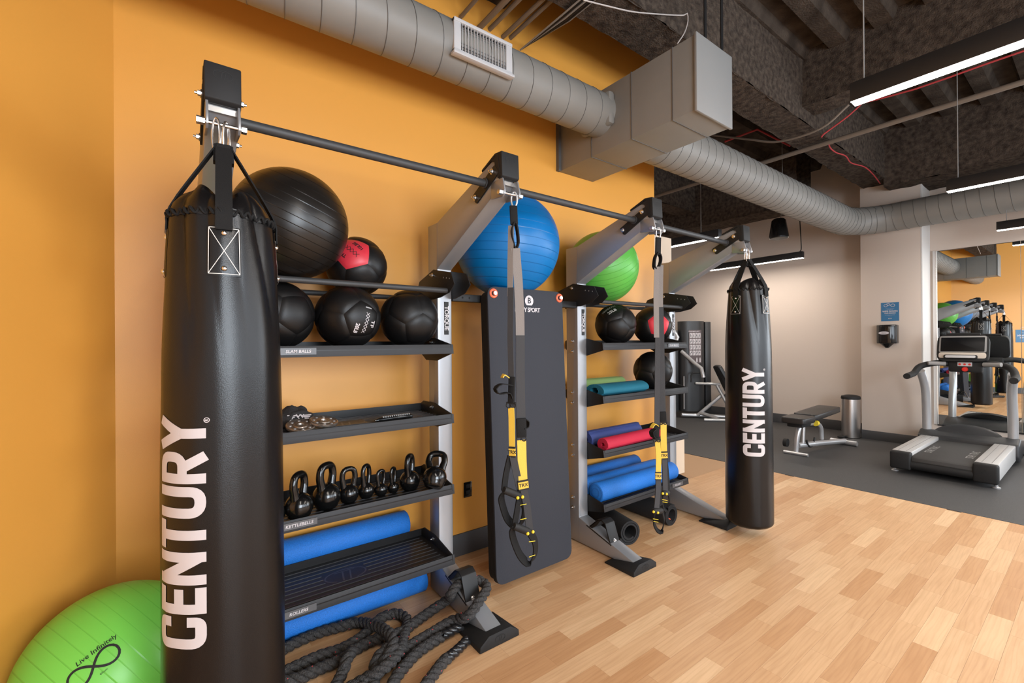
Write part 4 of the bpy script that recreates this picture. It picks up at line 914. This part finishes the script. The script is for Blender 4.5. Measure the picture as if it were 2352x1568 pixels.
trainer('yellow and black suspension trainer hanging in front of the coral pink mat shelf', XC[2], 1.577, 2.0, dict(
    clip=(1512, 535), anchor=[(1512, 545), (1511, 585)], loop=[(1510, 580), (1504, 592), (1502, 612), (1508, 618), (1516, 604), (1517, 590), (1513, 582)],
    a=dict(dir=(.80, -.6, 0), w=.030, light=[(1509, 612), (1507, 680), (1508, 775)], dark=[(1511, 765), (1510, 860), (1509, 985)], dy=-.012,
           buckle=[(1508, 975), (1507, 1008)], tail=[(1503, 985), (1496, 992), (1500, 1004), (1508, 1006)], tab=[(1512, 978), (1503, 973), (1496, 982)],
           yellow=[(1510, 1012), (1513, 1050), (1512, 1084)], tag=[(1512, 1085), (1512, 1101)],
           legs=[[(1512, 1100), (1511, 1130), (1508, 1166)], [(1514, 1100), (1516, 1130), (1518, 1160)]], grip=((1500, 1174), (1520, 1172)), knobs=[(1501, 1175), (1511, 1177)], flat=True,
           cradle=[(1504, 1176), (1502, 1200), (1510, 1217), (1520, 1218), (1525, 1195), (1521, 1174)], marks=[((1500, 1191), (1512, 1193)), ((1501, 1197), (1512, 1199))]),
    b=dict(dir=(.75, -.66, 0), w=.034, light=[(1517, 608), (1516, 650), (1516, 720)], dark=[(1517, 705), (1519, 800), (1522, 945)], dy=.0,
           buckle=[(1522, 945), (1523, 968)], yellow=[(1524, 972), (1524, 1000), (1525, 1036)], tag=[(1525, 1038), (1526, 1053)],
           legs=[[(1526, 1052), (1527, 1090), (1528, 1130)], [(1529, 1054), (1533, 1090), (1535, 1125)]], grip=((1521, 1133), (1535, 1131)), knobs=[(1522, 1133), (1531, 1134)], flat=True,
           cradle=[(1523, 1135), (1521, 1150), (1525, 1168), (1532, 1168), (1537, 1150), (1536, 1132)], marks=[((1521, 1147), (1533, 1149)), ((1522, 1152), (1533, 1154))])))

# ------------------------------------------------------------------ battle rope
rope = thing('battle_rope', 'heavy black twisted battle rope heaped on the floor and looped through the rope anchor', 'rope', (.9, 1.75, 0))
def strand_rope(pts, m=ROPE, R=.0125, sr=.0132, nm='rope_run', pitch=.10):
    P = catmull(pts, .008); t0 = None; frames = []; up = None
    for i in range(len(P)):
        t = (P[min(i + 1, len(P) - 1)] - P[max(i - 1, 0)]).normalized()
        if up is None: up = t.orthogonal().normalized()
        up = (up - t * up.dot(t)).normalized(); frames.append((P[i], up, t.cross(up)))
    mb = MB(); L = 0.; ph = [0.]
    for i in range(1, len(P)): L += (P[i] - P[i - 1]).length; ph.append(2 * PI * L / pitch)
    for k in range(3): mb.tube([p + (u * math.cos(a + 2.0944 * k) + w * math.sin(a + 2.0944 * k)) * R for (p, u, w), a in zip(frames, ph)], sr, 8)
    o = obj(nm, mb, m, rope, smooth=70)
    if m is ROPE:
        fl = MB(); rr = random.Random(len(P))
        for i in range(6, len(P) - 8, 11):
            if rr.random() < .55:
                a = ph[i] + 2.0944 * rr.randrange(3); (p, u, w) = frames[i]; d0 = (u * math.cos(a) + w * math.sin(a)); (p2, u2_, w2) = frames[i + 4]; b_ = ph[i + 4] - ph[i] + a; d1 = u2_ * math.cos(b_) + w2 * math.sin(b_)
                fl.tube([p + d0 * (R + sr - .0008), p2 + d1 * (R + sr - .0004)], .0030, 5)
        if fl.v: q = obj('tracer_yarn', fl, REDF, o, smooth=0); q['kind'] = 'stuff'
    return o
cr_ = lambda L, z=.027: [onz(640 + a / 4.9, 1360 + b / 4.9, z if len(r) == 0 else r[0]) for a, b, *r in L]
ax = XC[1]
strand_rope(cr_([(-120, 640), (30, 650), (200, 560), (450, 455), (700, 385), (900, 340), (1080, 370, .06), (1230, 450, .085), (1290, 560, .085), (1260, 670, .075), (1190, 770, .06), (1120, 880, .04), (1040, 985), (900, 1110), (760, 1300)]))
strand_rope(cr_([(1000, 440, .027), (1060, 370), (1180, 275), (1330, 240), (1440, 300), (1440, 400), (1400, 520, .04), (1370, 640, .055), (1280, 770, .06), (1140, 880, .06), (980, 975, .04), (830, 1060), (640, 1180)]))
strand_rope([Vector(q) for q in ((ax, 1.978, .162), (ax + .05, 1.974, .160), (ax + .088, 1.945, .138), (ax + .066, 1.892, .139), (ax, 1.852, .124), (ax - .078, 1.834, .086))] + cr_([(1960, 318, .04), (1700, 470), (1450, 625), (1320, 735), (1180, 850), (1040, 940), (900, 1030), (700, 1190)]))
strand_rope([Vector(q) for q in ((ax, 1.978, .162), (ax - .05, 1.980, .160), (ax - .095, 1.972, .132))] + cr_([(1930, 60, .085), (1830, 130, .05), (1650, 255), (1500, 365), (1420, 430), (1320, 470, .04), (1180, 500, .04), (1020, 560), (860, 650), (700, 760), (480, 850), (260, 950), (60, 1010), (-120, 1040)]))
strand_rope(cr_([(1830, 500), (1700, 580), (1550, 690), (1430, 820), (1330, 950), (1260, 1080), (1200, 1300)]))
strand_rope(cr_([(1900, 740), (1830, 810), (1740, 930), (1660, 1040), (1560, 1200), (1500, 1400)]))
strand_rope(cr_([(2055, 383), (1980, 420), (1840, 495)]), SHRINK, .0105, .0125, 'end_sleeve', .085)
strand_rope(cr_([(2120, 540), (2010, 650), (1890, 750)]), SHRINK, .0105, .0125, 'end_sleeve', .085)
strand_rope(cr_([(-120, 960), (60, 900), (250, 810), (480, 710), (700, 640), (880, 540), (1010, 440)]))
strand_rope(cr_([(840, 650, .05), (770, 750, .06), (740, 850, .045), (700, 940), (650, 1040), (560, 1200)]))
strand_rope(cr_([(1240, 620, .07), (1130, 720, .06), (1080, 830, .045), (1090, 950), (1060, 1060), (960, 1250)]))
# ------------------------------------------------------------------ small things on the second shelf
z2 = ZS[1] - .0165
def at2(px, py, z=z2): return onz(px, py, z)
p = at2(676, 965); cap_ = thing('gear_bag', 'crumpled black cloth gear bag with a white winged star logo', 'bag', (p.x - .02, 2.26, z2))
mb = MB().ball((0, 0, 0), 1, 40, 24)
def lump(q):
    n = noise.noise(q * 2.3) * .16 + noise.noise(q * 6) * .06; z = max(q.z, -.35)
    return Vector((p.x - .040 + q.x * .085 * (1 + n), 2.262 + q.y * .075 * (1 + n), z2 + .030 + z * .062 * (1 + n * 1.6)))
obj('body', mb.map(lump), mat('black_cloth', (.018, .016, .016), .85, bump=.4, bscale=120), cap_, smooth=80)
lc_ = Vector((p.x - .032, 2.180, z2 + .050)); ey = Vector((0, .62, .78)); nx = Vector((.92, -.39, 0)); ey = (ey - nx * ey.dot(nx)).normalized()
wing = [[(-.012 - k * .006, .012 - k * .007), (-.050 + k * .004, .014 - k * .0085)] for k in range(4)] + [[(.012 + k * .006, .012 - k * .007), (.050 - k * .004, .014 - k * .0085)] for k in range(4)] + [[(-.014, .018), (-.004, .004), (.004, .018)], [(.004, .018), (.014, .004), (.018, .018)]]
obj('logo', strip2d(wing, .0052).map(plane_map(lc_, nx, ey)), PRINT, cap_, smooth=0)
star = [(.011 * (1 if k % 2 == 0 else .42) * math.sin(k * PI / 5), .011 * (1 if k % 2 == 0 else .42) * math.cos(k * PI / 5) - .008) for k in range(10)]
obj('logo_star', MB().add([(a, b, 0) for a, b in star], [tuple(range(10))]).map(plane_map(lc_ + Vector((0, -.002, .0)), nx, ey)), PRINT, cap_, smooth=0)
def plate(c, label, tilt):
    t = thing('weight_plate', label, 'weight plate', c, 'small weight plates', local=True)
    prof = [(.012, 0), (.056, 0), (.060, .004), (.060, .012), (.056, .015), (.050, .012), (.030, .011), (.026, .015), (.014, .015), (.012, .012)]
    o = obj('disc', MB().lathe(prof + [prof[0]], 40, caps=False), mat('worn_silver_iron', (.46, .40, .35), .35, .9, bump=.3, bscale=90, var=.4, vscale=40), t)
    for k in range(8): a = k * PI / 4; obj('cast_mark', MB().ball((.042 * math.cos(a), .042 * math.sin(a), .012), .006, 10, 6, (1, 1, .4)), SILVER, o)
    t.rotation_euler = tilt; return t
a = at2(682, 985); plate((a.x, 2.110, z2 + .0185), 'small worn silver weight plate tilted against the gear bag', (.30, 0, 0))
a = at2(724, 983); plate((a.x + .024, 2.110, z2 + .0275), 'small worn silver weight plate overlapping the other plate', (.26, -.05, .6))
a = at2(906, 966); hb_ = thing('massage_stick', 'slim black ridged hand tool on the second shelf', 'tool', (a.x, 2.12, z2), local=True)
obj('shaft', MB().tube([(-.10, 0, .011), (-.08, 0, .013), (0, 0, .014), (.085, 0, .013), (.10, 0, .011)], [.004, .010, .013, .012, .008], 16), GLOSSBLK, hb_)
for k in range(13): x = -.062 + k * .0115; obj('ridge', MB().box((x, -.009, .022), (x + .006, .009, .029)), CABLE, hb_, bevel=.001)
hb_.rotation_euler = (0, 0, math.radians(6))

# ------------------------------------------------------------------ far equipment
# flat bench along +X
B = thing('weight_bench', 'black padded weight bench on a silver frame in front of the beige wall', 'bench', (6.45, 2.28, 0))
def pad(x0, x1, y0, y1, z, h, name, tilt=0.):
    mb = MB().prism(rnd_poly([(x0, y0), (x1, y0), (x1, y1), (x0, y1)], .05, 5, True), z, z + h, 'z'); mb.map(lambda p: (p.x, p.y, p.z + (p.x - x0) * tilt))
    return obj(name, mb, PAD, B, bevel=.014, seg=3)
pad(5.86, 6.20, 2.15, 2.42, .385, .075, 'seat_pad'); pad(6.22, 7.03, 2.15, 2.42, .40, .070, 'back_pad', .035)
obj('seat_underside', MB().box((5.92, 2.20, .34), (6.18, 2.37, .385)), RUBB, B, bevel=.01)
obj('front_leg', MB().tube(catmull([(5.99, 2.30, .02), (6.0, 2.29, .18), (6.03, 2.28, .30), (6.10, 2.28, .345), (6.45, 2.28, .33)], .02), .028, 14), SILVER, B)
obj('rear_leg', MB().tube(catmull([(6.45, 2.28, .33), (6.58, 2.27, .31), (6.66, 2.26, .24), (6.68, 2.26, .10)], .02), .026, 14), SILVER, B)
obj('base_rail', MB().tube([(6.05, 2.30, .10), (6.5, 2.24, .075), (7.05, 2.12, .05)], .032, 14), SILVER, B)
obj('front_foot', MB().tube([(5.96, 2.42, .02), (5.97, 2.16, .02)], .019, 10), SILVER, B); obj('rear_foot', MB().tube([(7.06, 2.28, .035), (7.03, 1.98, .035)], .032, 12), SILVER, B)
obj('support_arm', MB().tube([(6.15, 2.28, .10), (6.18, 2.28, .37)], .018, 10), SILVER, B)
obj('adjuster_plate', MB().tube(ring_pts((6.30, 2.25, .19), (.13, 0, 0), (0, 0, .13), 24)[13:24], .012, 8), BLKMET, B)
obj('pull_pin', MB().cyl((6.42, 2.24, .335), (6.47, 2.24, .335), .034, 14), YELPIN, B); obj('wheel', MB().cyl((6.02, 2.40, .12), (6.02, 2.44, .12), .05, 18), RUBB, B)
# bin
T = thing('pedal_bin', 'brushed steel pedal bin with black lid beside the column', 'bin', (7.66, 2.225, 0))
ov = lambda p: (7.66 + p.x * 1.05, 2.228 + p.y * .92, p.z)
obj('body', MB().lathe([(.105, .008), (.118, .012), (.118, .545), (.10, .55)], 40).map(ov), SATIN, T, smooth=40)
obj('lid', MB().lathe([(.122, .545), (.124, .56), (.118, .585), (.07, .6), (.002, .603)], 40).map(ov), RUBB, T); obj('base_ring', MB().lathe([(.116, 0), (.12, .012)], 40).map(ov), RUBB, T)
obj('pedal', MB().box((7.42, 2.25, .012), (7.56, 2.32, .035)), RUBB, T, bevel=.006)
# multi gym
G = thing('multi_gym', 'charcoal cable weight machine with exercise chart and padded seat', 'gym machine', (7.3, 4.3, 0))
gx, gy = 7.52, 4.60; ax_ = Vector((gx, gy, 0)); tn = Vector((.86, -.5, 0)); tf = Vector((-.5, -.86, 0))     # tower faces the room
def gp(a, b, z): q = ax_ + tn * a + tf * b; return (q.x, q.y, z)
pr = rnd_poly([(-.23, -.12), (.23, -.12), (.23, .06), (.12, .13), (-.12, .13), (-.23, .06)], .08, 5, True)
obj('weight_shroud', MB().add([gp(a, b, .12) for a, b in pr] + [gp(a, b, 1.74) for a, b in pr], [tuple(range(len(pr)))[::-1], tuple(range(len(pr), 2 * len(pr)))] + [(i, (i + 1) % len(pr), len(pr) + (i + 1) % len(pr), len(pr) + i) for i in range(len(pr))]), MACH, G, smooth=40)
obj('side_shroud', MB().add([gp(a, b, z) for z in (.1, 1.73) for a, b in ((.25, -.16), (.36, -.16), (.36, .04), (.25, .04))], [(3, 2, 1, 0), (4, 5, 6, 7), (0, 1, 5, 4), (1, 2, 6, 5), (2, 3, 7, 6), (3, 0, 4, 7)]), MACH, G, bevel=.01)
obj('side_shroud', MB().add([gp(a, b, z) for z in (.1, 1.58) for a, b in ((-.40, -.16), (-.26, -.16), (-.26, .02), (-.40, .02))], [(3, 2, 1, 0), (4, 5, 6, 7), (0, 1, 5, 4), (1, 2, 6, 5), (2, 3, 7, 6), (3, 0, 4, 7)]), MACH, G, bevel=.01)
ch = obj('exercise_chart', MB().add([gp(a, b, z) for a, b, z in ((-.12, .137, .98), (.12, .137, .98), (.12, .137, 1.58), (-.12, .137, 1.58))], [(0, 1, 2, 3)]), mat('chart_brown', (.08, .055, .055), .4), G)
for r_ in range(4):
    for c_ in range(4):
        a0_, z0_ = -.105 + c_ * .054, 1.44 - r_ * .105
        obj('chart_picture', MB().add([gp(a0_ + u, .1385, z0_ + v) for u, v in ((0, 0), (.046, 0), (.046, .085), (0, .085))], [(0, 1, 2, 3)]), PRINT, ch, smooth=0)
        obj('chart_figure', strip2d([[(-.012, -.03), (-.002, 0), (.008 * (1 if (r_ + c_) % 2 else -1), .03)], [(-.002, 0), (.014, -.018 + .01 * r_)]], .008).map(lambda p: gp(a0_ + .023 + p.x, .1395, z0_ + .042 + p.y)), MACH, ch, smooth=0)
obj('chart_title', txt('PARAMOUNT', .034, .0006).map(lambda p: gp(p.x - .02, .1395, 1.553 + p.y)), PRINT, ch, smooth=0)
for q in (.03, .09): obj('chart_figure', MB().add([gp(q + u, .1395, 1.0 + v) for u, v in ((-.012, 0), (.012, 0), (.014, .05), (.006, .085), (-.006, .085), (-.014, .05))], [tuple(range(6))]), PRINT, ch, smooth=0)
def gt(name, pts, r, m=SILVER, n=10): return obj(name, MB().tube([gp(*p) for p in pts], r, n), m, G)
gt('press_arm', [(-.22, .05, 1.20), (-.05, .22, .98), (.02, .30, .90), (.04, .34, .74)], .034); gt('handle', [(.0, .30, .82), (-.14, .30, .82), (-.17, .30, .78), (-.17, .30, .66)], .012, RUBB)
gt('upper_arm', [(-.40, .05, 1.62), (-.30, .06, 1.45), (-.38, .08, 1.28)], .04)
gt('seat_post', [(.0, .14, .62), (.34, .36, .62)], .022); gt('seat_post', [(.30, .32, .60), (.40, .45, .30), (.60, .60, .18)], .028)
gt('frame_leg', [(.36, .35, .42), (.02, .16, .05)], .03); gt('base_rail', [(-.25, .1, .06), (-.02, .12, .05), (.75, .55, .05)], .032); gt('foot_bar', [(-.05, .50, .03), (.42, .62, .03)], .026); gt('front_post', [(.06, .2, .10), (.20, .52, .05)], .03)
gt('weight_guide', [(-.20, .1, .16), (-.20, .1, .75)], .012, SILVER, 8)
pd = MB().prism(rnd_poly([(-.13, 0), (.13, 0), (.10, .62), (-.10, .62)], .06, 5, True), -.035, .035, 'y')
pd.map(lambda p: gp(.50 + p.y * .8 - p.z * .42, .42 + p.x, .47 + p.z * .78 + p.y * .4)); obj('backrest', pd, PAD, G, bevel=.012)
obj('seat_pad', MB().prism(rnd_poly([(-.2, -.15), (.2, -.15), (.2, .15), (-.2, .15)], .05, 5, True), .38, .45, 'z').map(lambda p: gp(.60 + p.x, .50 + p.y, p.z)), PAD, G, bevel=.014)
obj('pulley_cam', MB().lathe([(.09, -.01), (.09, .01)], 24, (0, 0, 0), 'y').map(lambda p: gp(.62 + p.x, .75 + p.y, .30 + p.z)), CABLE, G)
cw = MB().lathe([(.05, -.02), (.06, 0), (.05, .02)], 16, (0, 0, 0), 'x').map(lambda p: gp(.62 + p.x, .95 + p.y, .062 + p.z)); obj('pivot_wheel', cw, RUBB, G)
gt('wheel_bracket', [(.62, .75, .28), (.62, .90, .12), (.62, .97, .07)], .022)
# treadmill
K = thing('treadmill', 'black and silver treadmill facing the mirror', 'treadmill', (6.8, 1.02, 0))
y0, y1 = .63, 1.40; ym = (y0 + y1) / 2; xr, xf = 6.0, 7.25
for ya, yb in ((y0, y0 + .16), (y1 - .16, y1)):
    sr_ = obj('side_rail', MB().box((xr + .05, ya, .06), (xf, yb, .225)), mat('rail_silver', (.52, .51, .50), .4, .3), K, bevel=.008)
    for q in (.3, .7): obj('rail_groove', MB().box((xr + .06, ya + (yb - ya) * q - .003, .224), (xf, ya + (yb - ya) * q + .003, .2262)), CABLE, sr_)
    ec = obj('end_cap', MB().box((xr - .03, ya - .004, .045), (xr + .06, yb + .004, .222)), RUBB, K, bevel=.018, seg=3)
    for q in (0, 1): obj('cap_hole', MB().lathe([(.009, 0), (.009, .002)], 12, (xr - .0315, (ya + yb) / 2 + .02 - .02 * q, .14 + .025 * q), 'x'), DARK, ec)
    obj('levelling_foot', MB().lathe([(.03, 0), (.03, .012), (.012, .02), (.012, .06)], 16, (xr + .06, (ya + yb) / 2 + (.06 if ya < 1 else -.06) * -1, 0)), SILVER, K)
obj('walking_belt', MB().prism([(xr + .04, .19), (xf, .19), (xf, .10), (xr + .04, .10), (xr + .0, .12), (xr - .012, .145), (xr, .175)], y0 + .165, y1 - .165, 'y'), BELT, K, smooth=50, bevel=.004)
for yy, s in ((y0 + .23, 1), (y1 - .23, 1)): obj('belt_lettering', txt('STAR TRAC', .085, .001).map(plane_map((6.55, yy, .1912), (1, 0, 0), (0, 1, 0))), CABLE, K, smooth=0)
obj('rear_roller', MB().cyl((xr + .02, y0 + .16, .10), (xr + .02, y1 - .16, .10), .045, 18), RUBB, K)
obj('underframe', MB().box((6.2, y0 + .1, .03), (7.5, y1 - .1, .09)), BLKMET, K)
hd = MB().prism([(xf - .03, .10), (xf - .02, .235), (xf + .10, .29), (7.62, .25), (7.72, .20), (7.74, .06), (xf, .04)], y0 - .03, y1 + .03, 'y'); obj('motor_hood', hd, MACH, K, bevel=.02, seg=3)
obj('hood_crest', MB().lathe([(.26, -.02), (.30, 0), (.26, .03)], 40, (0, 0, 0), 'x').map(lambda p: (xf + .07 + p.x + .3 * max(0, p.z), ym + p.y, .235 + max(p.z, -.05) * .48)), MACH, K, smooth=60)
for yy, s in ((y0 + .03, -1), (y1 - .03, 1)):
    obj('upright', MB().tube(catmull([(7.38, yy, .22), (7.36, yy, .5), (7.30, yy, .80), (7.20, yy + s * .02, 1.0)], .05), .042, 14), SILVER, K)
    obj('arm_rest', MB().tube(catmull([(6.78, yy + s * .06, .955), (6.95, yy + s * .06, .965), (7.05, yy + s * .05, .98), (7.15, yy + s * .01, 1.06), (7.25, yy - s * .12, 1.10), (7.30, yy - s * .24, 1.09)], .03), [.032] * 3 + [.036] * 200 if False else .034, 14), RUBB, K)
    obj('pulse_grip', MB().tube([(7.14, yy - s * .06, 1.10), (7.20, yy - s * .20, 1.095)], .024, 12), CABLE, K)
hb = MB().box((7.24, ym - .14, 1.0), (7.36, ym + .14, 1.13)); obj('control_block', hb, RUBB, K, bevel=.02)
obj('stop_button', MB().lathe([(.028, 0), (.022, .02), (.002, .022)], 18).map(lambda p: (7.236 - p.z, ym + p.x, 1.035 + p.y)), REDBTN, K)
obj('keypad', MB().box((7.232, ym - .06, 1.07), (7.24, ym + .06, 1.115)), GRILLE, K, bevel=.003)
for q in (-.04, 0, .04): obj('key', MB().lathe([(.011, 0), (.011, .004)], 12, (7.227, ym + q, 1.092), 'x'), REDBTN, K)
tl = Vector((.30, 0, 1)).normalized(); tx_ = Vector((0, -1, 0)); tnn = Vector((-1, 0, .30)).normalized(); cc = Vector((7.26, ym + .02, 1.285))
def cb(name, w0, w1, h0, h1, d0, d1, m, parent=K, r=.02, bev=.006):
    poly = rnd_poly([(w0, h0), (w1, h0), (w1, h1), (w0, h1)], r, 4, True); n_ = len(poly)
    vs = [cc + tx_ * a + tl * b + tnn * d for d in (d0, d1) for a, b in poly]
    return obj(name, MB().add(vs, [tuple(range(n_))[::-1], tuple(range(n_, 2 * n_))] + [(i, (i + 1) % n_, n_ + (i + 1) % n_, n_ + i) for i in range(n_)]), m, parent, bevel=bev)
con = cb('console', -.215, .215, -.17, .15, -.05, .02, RUBB, r=.08); cb('bezel', -.195, .195, -.065, .130, .02, .026, CABLE, con, .02, .002); cb('screen', -.18, .18, -.055, .112, .026, .030, SCREEN, con, .008, .001)
cb('key_panel', -.195, .195, -.135, -.068, .02, .028, mat('console_beige', (.50, .43, .36), .5), con, .025, .002); cb('tray', -.15, .13, -.145, -.10, .028, .05, RUBB, con, .02, .004); cb('tray_pad', -.135, .115, -.138, -.108, .05, .053, GRILLE, con, .015, .001)
cb('reading_rack', -.14, .14, .15, .17, -.03, .02, RUBB, con, .005, .003)
obj('power_cable', MB().tube(catmull([(7.5, .60, .10), (7.35, .52, .06), (7.2, .45, .012), (7.5, .35, .012), (7.9, .4, .012)], .03), .008, 6), RUBB, K)
